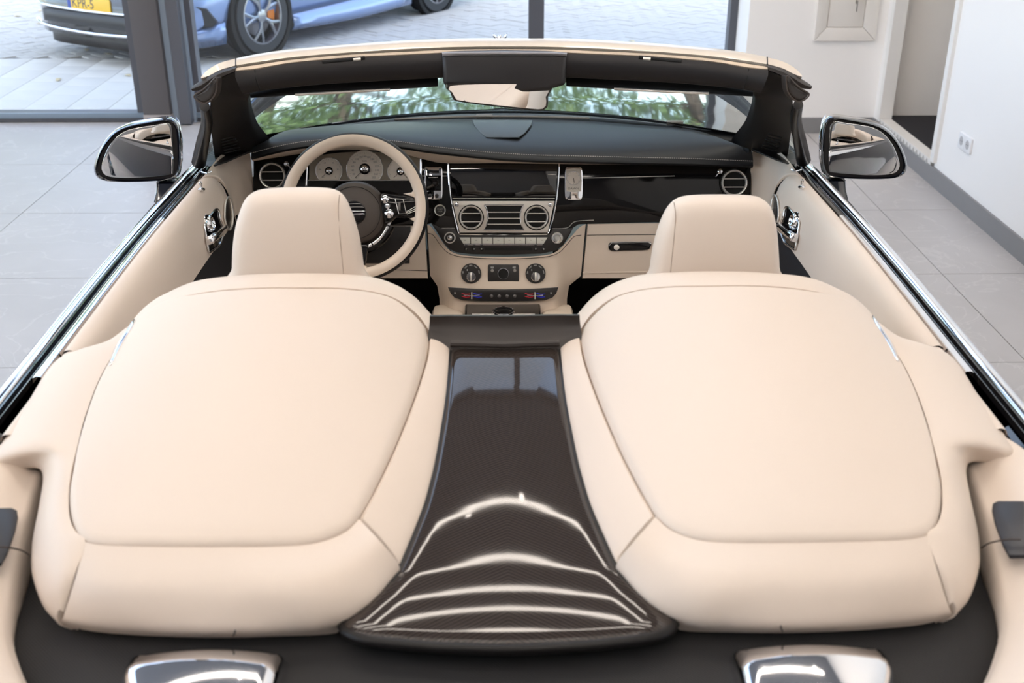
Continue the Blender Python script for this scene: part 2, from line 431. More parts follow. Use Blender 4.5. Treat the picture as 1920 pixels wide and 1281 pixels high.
for k in range(4):
    a, b = YB + (YW + .05 - YB) * k / 4, YB + (YW + .05 - YB) * (k + 1) / 4
    side_window('window_%d' % (k + 4), a, b, 'tall window in the glazed left side of the showroom')
sg = sbox('ground_side', (-26, -14, -.4), (XL - .1, YW + .12, -.03), mat('pale_concrete', (.45, .44, .42), .8)); sg['label'] = 'pale paving beside the showroom'
# column, with pale strips that put daylight on its side into colour
xa, xb = cx_(269, 7.37), cx_(320, 7.37)
g = G(); g.box(((xa + xb) / 2, 7.44, ZC / 2 + .03), (xb - xa, .14, ZC - .06), bev=.004)
co = obj('column', g, mat('column_grey', (.095, .088, .092), .55)); co['kind'] = 'structure'; co['label'] = 'square dark grey column in front of the window'
g = G(); g.box(((xa + xb) / 2, 7.44, .04), (xb - xa + .004, .145, .08)); obj('column_plinth', g, mat('plinth', (.36, .33, .33), .6), co, smooth=False, label='paler foot of the column')
DAYLIT = mat('daylit_side', (.30, .37, .46), .35)
for nm_, l_, r_, y_, d_, m_, lb_ in (('trim_2', 320, 335.5, 7.45, .05, DAYLIT, 'pale blue-grey side of the column with daylight painted into its colour'), ('trim_3', 335.5, 357, 7.46, .12, ALU, 'dark window post beside the column'), ('trim_4', 357, 367, 7.50, .05, DAYLIT, 'slim pale side of the dark post with daylight painted into its colour')):
    u0, u1 = cx_(l_, y_ - d_ / 2), cx_(r_, y_ - d_ / 2)
    g = G(); g.box(((u0 + u1) / 2, y_, ZC / 2), (u1 - u0 - .001, d_, ZC - .02)); o = obj(nm_, g, m_, smooth=False); o['kind'] = 'structure'; o['label'] = lb_

# ---- wall hatch
hx0, hx1 = P(1524, 76, y=YF).x, P(1639, 76, y=YF).x; hz0 = P(1580, 76, y=YF).z
ix0, ix1 = P(1548, 51, y=YF).x, P(1617, 51, y=YF).x; iz0 = P(1580, 51, y=YF).z
hz1 = hz0 + .75; iz1 = hz1 - (iz0 - hz0)
ht = thing('wall_hatch', 'white meter hatch with mitred frame and key on the end wall', 'hatch', ((hx0 + hx1) / 2, YF - .01, hz0))
HW = mat('hatch_white', (.79, .75, .71), .5)
fy = YF - .001
def quad_prism(q, d):  # q: (x,z) outline on the wall, thickness d toward the room
    return G().prism([(x, z) for x, z in q], d, Matrix(((1, 0, 0, 0), (0, 0, -1, fy), (0, 1, 0, 0), (0, 0, 0, 1))), .003)
e = .0012
for q in (((hx0 + e, hz0), (hx1 - e, hz0), (ix1 - e, iz0), (ix0 + e, iz0)), ((hx0, hz0 + e), (ix0, iz0 + e), (ix0, iz1 - e), (hx0, hz1 - e)),
          ((hx1, hz0 + e), (hx1, hz1 - e), (ix1, iz1 - e), (ix1, iz0 + e)), ((hx0 + e, hz1), (ix0 + e, iz1), (ix1 - e, iz1), (hx1 - e, hz1))):
    obj('frame_board', quad_prism(q, .022), HW, ht)
dr = obj('hatch_door', quad_prism(((ix0 + .003, iz0 + .003), (ix1 - .003, iz0 + .003), (ix1 - .003, iz1 - .003), (ix0 + .003, iz1 - .003)), .014), HW, ht)
kp = P(1606, 2, y=YF - .02)
g = G(); g.box((kp.x, fy - .03, kp.z - .005), (.006, .03, .02)); g.box((kp.x, fy - .045, kp.z - .03), (.004, .012, .06), bev=.0015)
obj('key', g, mat('key_metal', (.35, .33, .31), .35, 1), dr)
# ---- double socket on the right wall
sp = P(1812, 268, x=XR)
so = thing('power_socket', 'white double power socket on the right wall beside the doorway', 'socket', (XR - .006, sp.y, sp.z))
WPL = mat('white_plastic', (.82, .82, .84), .35)
for k in (-1, 1):
    M = frame(V((XR - .0005, sp.y + k * .041, sp.z)), (-1, 0, 0))
    b = obj('socket_plate', G().prism(rrect(.08, .082, .006), .011, M, .003), WPL, so)
    obj('socket_well', G().lathe([(.024, .0115), (.0225, .0122), (.021, .0112), (.020, .0108)], M, 24), mat('socket_shadow', (.50, .49, .50), .5), b)
    for q in (-1, 1): obj('pin_hole', G().lathe([(.0028, .0110), (.0028, .0118)], M @ Matrix.Translation((q * .0095, 0, 0)), 10), VOID, b)

# ================================================================== CEILING LIGHTS
STRIPM = mat('light_tube', (.9, .85, .8), .5, emit=(1.0, .90, .80), es=STRIP_EMIT)
SPOTM = mat('spot_lens', (.9, .85, .8), .5, emit=(1.0, .90, .80), es=30)
HOUSE = mat('lamp_housing', (.6, .6, .6), .4)
STRIPB = mat('light_tube_back', (.9, .85, .8), .5, emit=(1.0, .90, .80), es=29)
def strip(x0, x1, y, label, group, m=None):
    t = thing('ceiling_light', label, 'light', ((x0 + x1) / 2, y, ZC - .07), group)
    g = G(); g.box(((x0 + x1) / 2, y, ZC - .03), (x1 - x0, .10, .06)); obj('housing', g, HOUSE, t, smooth=False)
    g = G(); g.box(((x0 + x1) / 2, y, ZC - .067), (x1 - x0 - .02, .07, .012)); obj('diffuser', g, m or STRIPM, t, smooth=False)
for k, y in enumerate((3.1, 3.5, 3.9, 4.42, 5.25)):
    strip(-3.4, 2.0, y, 'long warm white ceiling light strip above the car', 'long light strips over the car')
for y in (-2.6, -1.4, -.2, 1.0):
    strip(-6.0, 2.0, y, 'long warm white ceiling light strip above the back of the showroom', 'light strips at the back of the showroom', STRIPB)
strip(XR + .45, XR + 1.2, 6.3, 'added unseen light strip that brightens the passage behind the doorway', 'added passage fill light', mat('passage_fill_emitter', (.9, .85, .8), .5, emit=(1.0, .92, .84), es=170))  # unseen strip added to lift the grey passage wall
for x, y in ((-.55, 5.2), (.28, 5.35), (-2.4, 5.3), (1.8, 5.4)):
    t = thing('spot_light', 'small round recessed spot in the showroom ceiling', 'light', (x, y, ZC - .03), 'recessed ceiling spots')
    M = Matrix.Translation((x, y, ZC - .03))
    obj('bezel', G().lathe([(.055, .03), (.055, 0), (.045, -.004), (.042, .004)], M, 24, cap1=False), HOUSE, t)
    obj('lens', G().lathe([(.043, .006), (.043, .002), (.03, -.002)], M, 24), SPOTM, t)

# ================================================================== OUTSIDE YARD
SLAB = mat('pale_paving_slab', (.62, .60, .57), .75, bump=.3, bscale=120, var=.08, vscale=4)
BRICK = mat('grey_clinker_brick', (.45, .44, .43), .75, bump=.3, bscale=120, var=.12, vscale=9)
SAND = mat('joint_sand', (.22, .215, .21), .9)
GZ = -.02
yard = sbox('ground_yard', (-26, YW + .12, GZ - .4), (22, 60, GZ - .012), SAND); yard['label'] = 'paved yard in front of the showroom windows'
YK = P(80, 110, z=GZ).y      # where slabs give way to bricks
sm = []
for k in range(3):
    g = G(); g.box((0, 0, -.02 + k * .0006), (.296, .296, .04), bev=.004); o = obj('tmp', g, SLAB); sm.append(o.data); bpy.data.objects.remove(o)
w = .3; n = 0
for i in range(-24, 8):
    x = i * w + .06
    y = YK - w / 2 - (w / 2 if i % 2 else 0)
    while y > YW + .2:
        o = bpy.data.objects.new('paving_slab', sm[(i * 7 + int(y * 10)) % 3]); COL.objects.link(o); put(o, yard); o.location = (x, y, GZ); y -= w
    if i % 2:
        g = G(); g.box((x, YK - w / 4 + .002, GZ - .02), (.296, .146, .04), bev=.004); obj('paving_slab', g, SLAB, yard)
# herringbone bricks
bm_ = G(); bm_.prism([(-.098, -.048), (.098, -.048), (.098, .048), (-.098, .048)], .05, Matrix.Translation((0, 0, -.05)), .004); o = obj('tmp', bm_, BRICK); bmesh_brick = o.data; bpy.data.objects.remove(o)
c45 = math.cos(rad(45)); bricks = []
for a in range(-140, 141):
    for b in range(-140, 141):
        d = (a - b) % 4
        if d == 0: cx, cy, r = (a + 1) * .1, (b + .5) * .1, 0
        elif d == 3: cx, cy, r = (a + .5) * .1, (b + 1) * .1, 90
        else: continue
        X, Y = c45 * (cx - cy) - 2.0, c45 * (cx + cy) + 12.5
        if Y < YK + .08 or Y > 17 or abs(X + 1.5) > 8: continue
        q = V((X, Y, GZ)) - CAM; dp = q.dot(cF); u = 960 + q.dot(cR) / dp * FPX; v = 640 - q.dot(cU) / dp * FPX
        vis = -20 < u < 1420 and v > -15 and not (250 < u < 350) and (v < 100 - abs(u - 940) * .02 or u < 260)
        if 350 < u < 700 and v < 110 - (u - 440) * .2 and u < 620: vis = vis and v > 90
        bricks.append((0 if vis else 1, dp, X, Y, r + 45))
bricks.sort()
far = G()
for k, (h, dp, X, Y, r) in enumerate(bricks):
    jz = random.uniform(-.003, .003)
    if k < 300:
        o = bpy.data.objects.new('brick', bmesh_brick); COL.objects.link(o); put(o, yard); o.location = (X, Y, GZ + jz); o.rotation_euler.z = rad(r)
    else:
        M = Matrix.Translation((X, Y, GZ + jz)) @ Matrix.Rotation(rad(r), 4, 'Z')
        vs = [M @ V((sx * .098, sy * .048, 0)) for sx, sy in ((-1, -1), (1, -1), (1, 1), (-1, 1))]
        lo = [v - V((0, 0, .02)) for v in vs]
        far.add(vs + lo, [(0, 1, 2, 3), (0, 4, 5, 1), (1, 5, 6, 2), (2, 6, 7, 3), (3, 7, 4, 0)])
obj('brick_field', far, BRICK, yard, smooth=False, label='rest of the herringbone brick paving')['kind'] = 'stuff'
# leaves on the paving
LEAFY = mat('dry_leaf', (.62, .52, .33), .7)
for k, (px, py, r) in enumerate(((163, 94, 20), (204, 102, 70), (110, 150, 0), (240, 142, 50), (33, 31, 120), (76, 20, 10), (74, 45, 80), (1185, 78, 30))):
    p = P(px, py, z=GZ + .004)
    M = Matrix.Translation(p) @ Matrix.Rotation(rad(r), 4, 'Z')
    g = G(); lf = [(0, -.045, 0), (.018, -.02, .006), (.022, .01, .010), (.0, .05, .004), (-.022, .01, .012), (-.018, -.02, .006), (0, 0, .002)]
    g.add([M @ V(q) * 1 for q in lf], [(0, 1, 6), (1, 2, 6), (2, 3, 6), (3, 4, 6), (4, 5, 6), (5, 0, 6)])
    o = obj('fallen_leaf', g, LEAFY, solid=.001); tag(o, 'dry pale leaf lying on the paving outside the window', 'leaf', 'leaves on the yard paving')

# ================================================================== CARS OUTSIDE
def street_car(name, label, origin, head, paint, L, W, hood_z, belt_z, roof_z, wr, wf, wrr, wheel_cols, extra=None, zb=.17):
    """local x forward, y left; origin is the middle of the car on the ground"""
    t = thing(name, label, 'car', origin)
    h = V((head[0], head[1], 0)).normalized()
    M = Matrix(((h.x, -h.y, 0, origin[0]), (h.y, h.x, 0, origin[1]), (0, 0, 1, origin[2]), (0, 0, 0, 1)))
    hw = W / 2
    st = [(-.5, .72, zb + .22, belt_z - .12), (-.485, .86, zb + .08, belt_z - .02), (-.44, .95, zb, belt_z + .02), (-.3, 1, zb, belt_z + .03), (-.1, .985, zb - .02, belt_z), (.1, .985, zb - .02, belt_z - .02),
          (.22, .99, zb - .01, (belt_z + hood_z) / 2), (.33, 1, zb, hood_z), (.42, .95, zb, hood_z - .10), (.47, .84, zb + .01, hood_z - .20), (.495, .64, zb + .03, hood_z - .27), (.5, .45, zb + .05, hood_z - .30)]
    rows = []
    for s, k, z0, z1 in crn([V((a, b, c, d)) for a, b, c, d in st], 3):
        w = hw * k; hh = z1 - z0
        prof = [(.0, z0), (w * .80, z0), (w * .93, z0 + .05 * hh + .02), (w * .985, z0 + .3 * hh), (w, z0 + .55 * hh), (w * .975, z0 + .8 * hh), (w * .90, z0 + .95 * hh), (w * .7, z1 + .005), (w * .35, z1 + .03), (0, z1 + .04)]
        half = prof
        rows.append([M @ V((s * L, y, z)) for y, z in half] + [M @ V((s * L, -y, z)) for y, z in half[-2:0:-1]])
    body = obj('body', G().loft(rows, cu=True, cap0=True, cap1=True), paint, t, ang=60)
    # cabin
    cs = [(-.40, .70, belt_z, .02), (-.30, .80, belt_z, roof_z - belt_z - .10), (-.18, .80, belt_z, roof_z - belt_z), (.0, .80, belt_z - .03, roof_z - belt_z + .03), (.12, .80, belt_z - .04, roof_z - belt_z - .12), (.26, .84, belt_z - .08, .03)]
    rows = []
    for s, k, z0, hh in cs:
        w = hw * k; rows.append([M @ V((s * L, y, z)) for y, z in ((w, z0), (w * .95, z0 + hh * .6), (w * .8, z0 + hh * .95), (w * .4, z0 + hh), (0, z0 + hh * 1.02), (-w * .4, z0 + hh), (-w * .8, z0 + hh * .95), (-w * .95, z0 + hh * .6), (-w, z0))])
    obj('cabin_glass', G().loft(rows), mat('tinted_glass', (.01, .012, .014), .05, coat=.5), t)
    rows = []
    for s, k, z0, hh in cs[1:4]:
        w = hw * k; rows.append([M @ V((s * L, y, z + .012)) for y, z in ((w * .93, z0 + hh * .7), (w * .8, z0 + hh * .95), (w * .4, z0 + hh), (0, z0 + hh * 1.02), (-w * .4, z0 + hh), (-w * .8, z0 + hh * .95), (-w * .93, z0 + hh * .7))])
    obj('roof', G().loft(rows), paint, t, solid=.01)
    # wheels
    for sx, sy in ((wf, 1), (wf, -1), (wrr, 1), (wrr, -1)):
        c = M @ V((sx, sy * (hw - .10), wr)); A = frame(c, M.to_3x3() @ V((0, sy, 0)), M.to_3x3() @ V((1, 0, 0)))
        obj('wheel_arch', G().lathe([(wr + .055, .04), (wr + .055, .1125), (wr + .012, .1125), (wr + .012, .04)], A, 40), VOID, t)
        ty = obj('tyre', G().lathe([(wr * .70, -.12), (wr * .93, -.12), (wr, -.09), (wr, .085), (wr * .96, .118), (wr * .74, .12), (wr * .72, .10)], A, 48, cap0=False, cap1=False), mat('tyre_rubber', (.030, .032, .036), .7), t)
        g = G(); g.lathe([(wr * .73, .119), (wr * .69, .121), (wr * .66, .10), (wr * .66, -.1)], A, 48, cap0=False, cap1=False)
        obj('rim', g, wheel_cols[0], ty)
        g = G()
        for k in range(5):
            a = 2 * math.pi * k / 5 + .35
            for da in (-.17, .17):
                p0 = A @ V((wr * .12 * math.cos(a), wr * .12 * math.sin(a), .10)); p1 = A @ V((wr * .36 * math.cos(a + da * .35), wr * .36 * math.sin(a + da * .35), .112)); p2 = A @ V((wr * .68 * math.cos(a + da * 1.5), wr * .68 * math.sin(a + da * 1.5), .10))
                g.tube(crn([p0, p1, p2], 5), .016, 6)
        g.lathe([(wr * .17, .08), (wr * .17, .11), (wr * .10, .118)], A, 20)
        obj('spoke', g, wheel_cols[0], ty)
        obj('brake_disc', G().lathe([(wr * .52, .03), (wr * .52, .045), (wr * .2, .045)], A, 32), mat('brake_steel', (.18, .18, .2), .4, 1), ty)
        obj('brake_caliper', G().prism([(wr * .33 * math.cos(q), wr * .33 * math.sin(q)) for q in (-.45, 0, .45)] + [(wr * .60 * math.cos(q), wr * .60 * math.sin(q)) for q in (.5, .25, 0, -.25, -.5)], .03, A @ Matrix.Translation((0, 0, .045)) @ Matrix.Rotation(rad(80 if sy < 0 else -80), 4, 'Z'), .004), wheel_cols[1], ty)
    return t, M
# sports car: front left wheel stands where the photo shows it
hB = V((-.526, -.85, 0)).normalized(); lB = V((-hB.y, hB.x, 0))
wfl = P(492, 101, z=GZ); wr = .325; LB, WB = 4.4, 1.92
orgB = wfl - hB * 1.25 - lB * (WB / 2 - .03); orgB.z = GZ
BLUEP = mat('ice_blue_metallic', (.24, .34, .58), .25, .45, coat=1)
tB, MB = street_car('sports_car', 'low ice blue sports car with yellow number plate parked outside the window', orgB, hB, BLUEP, LB, WB, .78, .80, 1.18, wr, 1.25, -1.40, (mat('rim_grey', (.35, .36, .38), .3, 1), mat('caliper_orange', (.75, .22, .03), .4)), zb=.19)
def local_curve(M, pts): return [M @ V(p) for p in pts]
# front splitter, intake and sill of the sports car
for sy in (1, -1):
    out = [(2.19, sy * .30, .235), (2.12, sy * .62, .23), (1.95, sy * .84, .225), (1.68, sy * .95, .24)]
    up = [(2.17, sy * .30, .27), (2.10, sy * .62, .275), (1.94, sy * .835, .28), (1.68, sy * .945, .33)]
    lo2 = [(2.02, sy * .30, .15), (1.98, sy * .60, .14), (1.86, sy * .78, .14), (1.64, sy * .90, .15)]
    g = G(); g.loft([arc(local_curve(MB, q), 16) for q in (lo2, out, up)]); obj('front_lip', g, BLUEP, tB, solid=.012)
    ik = [(2.02, sy * .70, .31), (1.96, sy * .81, .30), (1.80, sy * .93, .31), (1.76, sy * .945, .34), (1.84, sy * .925, .46), (1.93, sy * .86, .49), (2.01, sy * .76, .44)]
    g = G(); g.loft([[MB @ (V(p) + V((.012, sy * .008, 0))) for p in ik], [MB @ (V(p) + V((-.06, -sy * .04, 0))) for p in ik]], cu=True, cap0=True, cap1=True); obj('air_intake', g, mat('intake_black', (.03, .032, .036), .4), tB)
    g = G(); g.loft([arc(local_curve(MB, q), 12) for q in ([(.85, sy * .93, .15), (0, sy * .97, .13), (-.9, sy * .98, .15)], [(.85, sy * .965, .19), (0, sy * .985, .20), (-.9, sy * .99, .22)], [(.85, sy * .95, .28), (0, sy * .955, .30), (-.9, sy * .97, .32)])]); obj('side_sill', g, BLUEP, tB, solid=.01)
    g = G(); g.prism(rrect(.26, .07, .03), .03, frame(MB @ V((1.86, sy * .72, .60)), MB.to_3x3() @ V((.7, sy * .5, .5))), .008); obj('headlight', g, mat('lamp_glass', (.5, .55, .6), .05, coat=1), tB)
# black front bumper of the sports car with plate
KP = mat('gloss_black_paint', (.008, .008, .010), .1, coat=1)
def wrap(z0, z1, off, y0, y1, m, name, lab=None, dz=0):
    A = []; B = []
    for i in range(31):
        y = y0 + (y1 - y0) * i / 30; x = interp([(0, 2.205), (.43, 2.20), (.61, 2.185), (.72, 2.14), (.81, 2.085), (.87, 1.99), (.91, 1.87), (.96, 1.5)], abs(y)) + off
        A.append(MB @ V((x, y, z0 + dz * abs(y) ** 2))); B.append(MB @ V((x, y, z1 + dz * abs(y) ** 2)))
    return obj(name, G().loft([A, B]), m, tB, solid=.03, label=lab)
wrap(.20, .60, .025, -.92, .60, KP, 'front_bumper', 'gloss black front bumper')
wrap(.30, .40, .03, -.60, .45, mat('grille_black', (.02, .02, .022), .5), 'lower_grille')
wrap(.235, .255, .05, -.80, .56, CHROME, 'chrome_lip', 'bright lower lip', .06)
wrap(.405, .425, .045, -.82, .52, CHROME, 'chrome_bar', 'bright bar under the plate', .03)
wrap(.10, .22, -.08, -.72, .56, MATTE, 'splitter')
Mp = frame(MB @ V((2.225, -.02, .475)), MB.to_3x3() @ V((1, 0, .04)))
pl = obj('number_plate', G().prism(rrect(.52, .11, .01), .012, Mp, .002), mat('plate_yellow', (.85, .52, .04), .35), tB, label='yellow plate with dark blue letters KPR-5')
text('plate_text', 'KPR-5', .105, Mp @ Matrix.Translation((-.205, -.004, .0125)), mat('plate_ink', (.02, .03, .08), .5), pl, align='LEFT')
obj('plate_band', G().prism(rrect(.042, .106, .006), .0126, Mp @ Matrix.Translation((-.237, 0, 0))), mat('plate_blue', (.02, .06, .35), .4), pl)

# ================================================================== TREES AND SIGN
BARK = mat('bark', (.09, .07, .055), .9, bump=1, bscale=30)
LEAF = mat('tree_leaf', (.10, .165, .055), .6, var=.5, vscale=1.2)
def tree_meshes(seed):
    rnd = random.Random(seed); tg = G(); Hh = 9.0
    tg.tube(crn([V((0, 0, 0)), V((.06, .03, 2)), V((-.08, .05, 4)), V((.1, 0, 6.5)), V((.05, 0, 8))], 3), [.26 - .2 * i / 12 for i in range(13)], 8)
    cl = []
    for k in range(16):
        a = k * 2.4; z = 2.6 + k * .33; r = 2.3 * (1 - ((z - 4.5) / 5.5) ** 2) * rnd.uniform(.7, 1)
        p = V((r * math.cos(a), r * math.sin(a), z + .9)); tg.tube([V((0, 0, z - .4)), V((p.x * .5, p.y * .5, z + .35)), p], [.08, .05, .02], 5); cl.append(p)
    cl += [V((0, 0, 8.2)), V((.5, .4, 7.4)), V((-.5, -.3, 7.6))]
    lg = G()
    for k in range(5200):
        c = rnd.choice(cl); d = V((max(-1.2, min(1.2, rnd.gauss(0, .6))), max(-1.2, min(1.2, rnd.gauss(0, .6))), rnd.gauss(0, .5))); p = c + d
        s = rnd.uniform(.09, .17); ax = V((rnd.uniform(-1, 1), rnd.uniform(-1, 1), rnd.uniform(-.3, 1))).normalized(); x = ax.orthogonal().normalized(); y = ax.cross(x)
        lg.add([p - x * s, p + y * s * .5, p + x * s, p - y * s * .5], [(0, 1, 2, 3)])
    return tg, lg
protos = []
for sd in (1, 2):
    tg, lg = tree_meshes(sd); a = obj('tmp', tg, BARK); b = obj('tmp', lg, LEAF, smooth=False, recalc=False); protos.append((a.data, b.data)); bpy.data.objects.remove(a); bpy.data.objects.remove(b)
for k, (x, y, s, r) in enumerate(((-17.5, 21, .9, 0), (-10.3, 20.5, .9, 1), (-3.2, 21, .95, 2), (4.0, 20.5, .9, 3), (11.2, 21, .9, 4), (-14, 29, .95, .7), (-6.8, 29.5, .95, .2), (.4, 29, .95, 5), (7.6, 29.5, .95, 1.4), (15, 29, .9, 2.2))):
    t = thing('tree', 'leafy green street tree beyond the paved yard', 'tree', (x, y, GZ - .012), 'row of trees beyond the yard')
    t.scale = (s, s, s); t.rotation_euler.z = r
    tr, lf = protos[k % 2]
    for nm, me in (('trunk', tr), ('foliage', lf)):
        o = bpy.data.objects.new(nm, me); COL.objects.link(o); o.parent = t
sx_, sy_ = 3.9, 15.5
t = thing('yield_sign', 'red and white triangular yield sign on a grey pole beyond the yard', 'sign', (sx_, sy_, GZ - .012))
obj('pole', G().tube([V((sx_, sy_, GZ - .012)), V((sx_, sy_, 2.9))], .045, 12), mat('galvanised', (.45, .46, .48), .4, .6), t)
Ms = frame(V((sx_, sy_ - .05, 2.5)), (0, -1, 0))
tri = lambda s: [(s * math.sin(q), s * math.cos(q)) for q in (math.pi, math.pi - 2.0944, math.pi + 2.0944)]
pn = obj('sign_plate', G().prism(tri(.52), .006, Ms), mat('sign_red', (.65, .02, .03), .4), t, smooth=False)
obj('sign_face', G().prism(tri(.34), .009, Ms), mat('sign_white', (.85, .85, .85), .4), pn, smooth=False)
# ================================================================== THE CONVERTIBLE
car = thing('convertible_car', 'dark convertible with its roof down and cream leather cabin standing in the showroom', 'car', (0, 2.5, 0))
def pix2d(pts, q, n, up=(0, 0, 1)):
    M = frame(q, n, up); Mi = M.inverted(); out = []
    for px, py in pts:
        p, t = Pn(px, py, q, V(n).normalized()); l = Mi @ p; out.append((l.x, l.y))
    return M, out
def pp(pts, q, n, h, bev=0, z0=0, g=None, both=False, smooth=0):
    M, o = pix2d(pts, q, n)
    if smooth: o = [(p.x, p.y) for p in arc([V((a, b, 0)) for a, b in o], smooth, True)]
    return (g or G()).prism(o, h, M, bev, both, z0)
def both_sides(fn):
    for s in (-1, 1): fn(s)
def side(pts, s): return pts if s < 0 else mirx(pts)      # points are measured on the left half

# ------------------------------------------------------------------ cowling over the rear bench
ZC_T = [(1.02, .955), (1.12, 1.0), (1.2, 1.035), (1.4, 1.085), (1.6, 1.122), (1.8, 1.148), (1.9, 1.150), (2.0, 1.145)]
def Hh(x, y):
    k = interp([(1.2, .045), (1.8, .09)], y)
    return sinterp(ZC_T, y, .06) - k * ((abs(x) - .42) / .27) ** 2
ZD_T = [(.94, .908), (1.04, .9432), (1.10, .9598), (1.15, .9700), (1.25, .9860), (1.4, 1.0045), (1.6, 1.0235), (1.82, 1.0365), (1.95, 1.043)]
def Hd(x, y):
    w = sinterp([(1.06, .24), (1.13, .215), (1.23, .155), (1.37, .127), (1.82, .111)], y, .05)
    return sinterp(ZD_T, y, .07) + x * x * interp([(1.08, -.1), (1.22, -.2), (1.45, -.65), (1.8, -.9)], y) - .30 * w * max(0, abs(x) / w - .72) ** 2
cow = obj('rear_cowling', G().box((0, 1.52, .900), (1.30, .56, .02), bev=.005), MATTE, car, label='cream leather cowling with twin humps and dark glossy centre spine')  # unseen black base slab, added to stop light leaking through the seams
HUMP = [(803, 624), (797, 673), (774, 746), (741, 830), (707, 903), (672, 967), (645, 993), (600, 1012), (540, 1020), (400, 1022), (260, 1021), (190, 1018), (158, 1010), (140, 988), (131, 955), (130, 915), (140, 868), (160, 790), (185, 720), (212, 668), (236, 630), (256, 603), (284, 580), (318, 563), (390, 548), (470, 541), (560, 540), (640, 541), (700, 548), (742, 562), (780, 592)]
hump3 = [PH(a, b, Hh) for a, b in HUMP]
def do_hump(s):
    o = [(p.x * (1 if s < 0 else -1), p.y) for p in hump3]
    g = G().dome(o, lambda x, y: Hh(x, y) + .003, .012, .010, 14, skirt=.02, n=160, dropf=lambda x, y: .12 + .88 * (1 - min(1, max(0, (abs(x) - .54) / .05)) * min(1, max(0, (y - 1.32) / .10))))
    obj('hump_panel', g, CREAM, cow)
both_sides(do_hump)
# inner strips between hump and spine
INA = [(806, 626), (800, 673), (777, 746), (744, 830), (710, 903), (676, 966)]
INB = [(845, 642), (837, 746), (820, 853), (805, 920), (791, 965), (752, 1060)]
def rolled(rows, lift=.0, d=.012):
    a, b = rows[0], rows[-1]
    top = [p + V((0, 0, -d)) for p in a]; bot = [p + V((0, 0, -d)) for p in b]
    return [top] + rows + [bot]
def do_inner(s):
    A = arc([PH(a, b, Hh) + V((0, 0, -.002)) for a, b in INA], 40); B = arc([PH(a, b, Hd, 1.0) + V((0, 0, .004)) for a, b in INB], 40)
    rows = []
    for q in (0, .06, .2, .35, .5, .65, .8, .94, 1):
        rows.append([a.lerp(b, q) + V((0, 0, .003 * 4 * q * (1 - q) - (.003 if q in (0, 1) else 0))) for a, b in zip(A, B)])
    rows = [[p + V((0, 0, -.02)) for p in rows[0]]] + rows + [[p + V((0, 0, -.02)) for p in rows[-1]]]
    rows = [r + [r[-1] + (r[-1] - r[-2]).normalized() * .004 + V((0, 0, -.004)), r[-1] + (r[-1] - r[-2]).normalized() * .01 + V((0, 0, -.014))] for r in rows]
    obj('inner_strip', G().loft([side(r, s) for r in rows]), CREAM, cow)
both_sides(do_inner)
# rear bands
BT = [(160, 1014), (190, 1020), (260, 1023), (400, 1024), (540, 1022), (602, 1014), (648, 995), (673, 971)]
BM = [(141, 1085), (180, 1094), (260, 1100), (400, 1102), (540, 1099), (615, 1086), (672, 1052), (713, 1016)]
BS = [(119, 1156), (165, 1163), (250, 1171), (400, 1176), (540, 1172), (612, 1166), (694, 1126), (749, 1063)]
BU = [(108, 1166), (160, 1182), (250, 1191), (400, 1196), (540, 1193), (628, 1188), (644, 1172), (735, 1090)]
def zl(px, zs): return [P(a, b, z=z) for (a, b), z in zip(px, zs)]
def do_band(s):
    T = [PH(a, b, Hh) + V((0, 0, -.002)) for a, b in BT]
    Mm = zl(BM, [1.0, 1.004, 1.008, 1.01, 1.01, 1.008, 1.009, 1.016]); S_ = zl(BS, [.958, .96, .963, .966, .966, .966, .972, .983]); U = zl(BU, [.942, .936, .932, .93, .93, .93, .945, .965])
    rows4 = [arc(r, 40) for r in (T, Mm, S_, U)]
    cols = [crn([rows4[k][i] for k in range(4)], 6) for i in range(40)]
    rows = [[cols[i][k] for i in range(40)] for k in range(19)]
    rows = [[p + V((0, 0, -.02)) for p in rows[0]]] + rows + [[V((p.x * .99, p.y + .05, p.z - .01)) for p in rows[-1]]]
    obj('rear_band', G().loft([side(r, s) for r in rows]), CREAM, cow)
    sm1 = [cols[19][k] + V((0, 0, .0008)) for k in range(13, 18)]
    obj('seam', G().tube(side(sm1, s), .0012, 6), DARKSEAM, cow)
both_sides(do_band)
# outer strips and side wings
WA = [(250, 612), (233, 638), (209, 671), (182, 722), (157, 791), (147, 832), (138, 868), (132, 898), (128, 930), (130, 966), (141, 993), (160, 1014), (140, 1078), (121, 1151)]
WB_ = [(212, 655), (178, 663), (104, 675), (50, 752), (0, 830), (-14, 866), (58, 868), (79, 886), (73, 940), (62, 995), (58, 1030), (60, 1075), (79, 1130), (106, 1163)]
def do_wing(s):
    A = [PH(a, b, Hh) + V((0, 0, .0015 if b < 900 else -.003)) for a, b in WA[:12]] + [P(*WA[12], z=1.003), P(*WA[13], z=.960)]
    B = zl(WB_, [1.035, 1.03, 1.032, 1.030, 1.024, 1.020, 1.014, 1.012, 1.002, .992, .986, .979, .964, .950])
    A = crn(A, 6); B = crn(B, 6); rows = []
    for c_ in (A, B):
        e_ = c_[-1]; c_.append(e_ + V((.004, .003, -.006))); c_.append(e_ + V((.008, .012, -.018)))
    for q in (0, .03, .1, .25, .45, .65, .82, .93, 1):
        rows.append([a.lerp(b, q) + V((0, 0, .012 * 4 * q * (1 - q) - (.004 if q == 1 else 0))) for a, b in zip(A, B)])
    rows = [[p + V((0, 0, -.02)) for p in rows[0]]] + rows + [[p + V((.002, .001, -.005)) for p in rows[-1]], [p + V((.012, .006, -.010)) for p in rows[-1]]]
    obj('side_wing', G().loft([side(r, s) for r in rows]), CREAM, cow, ang=60)
both_sides(do_wing)
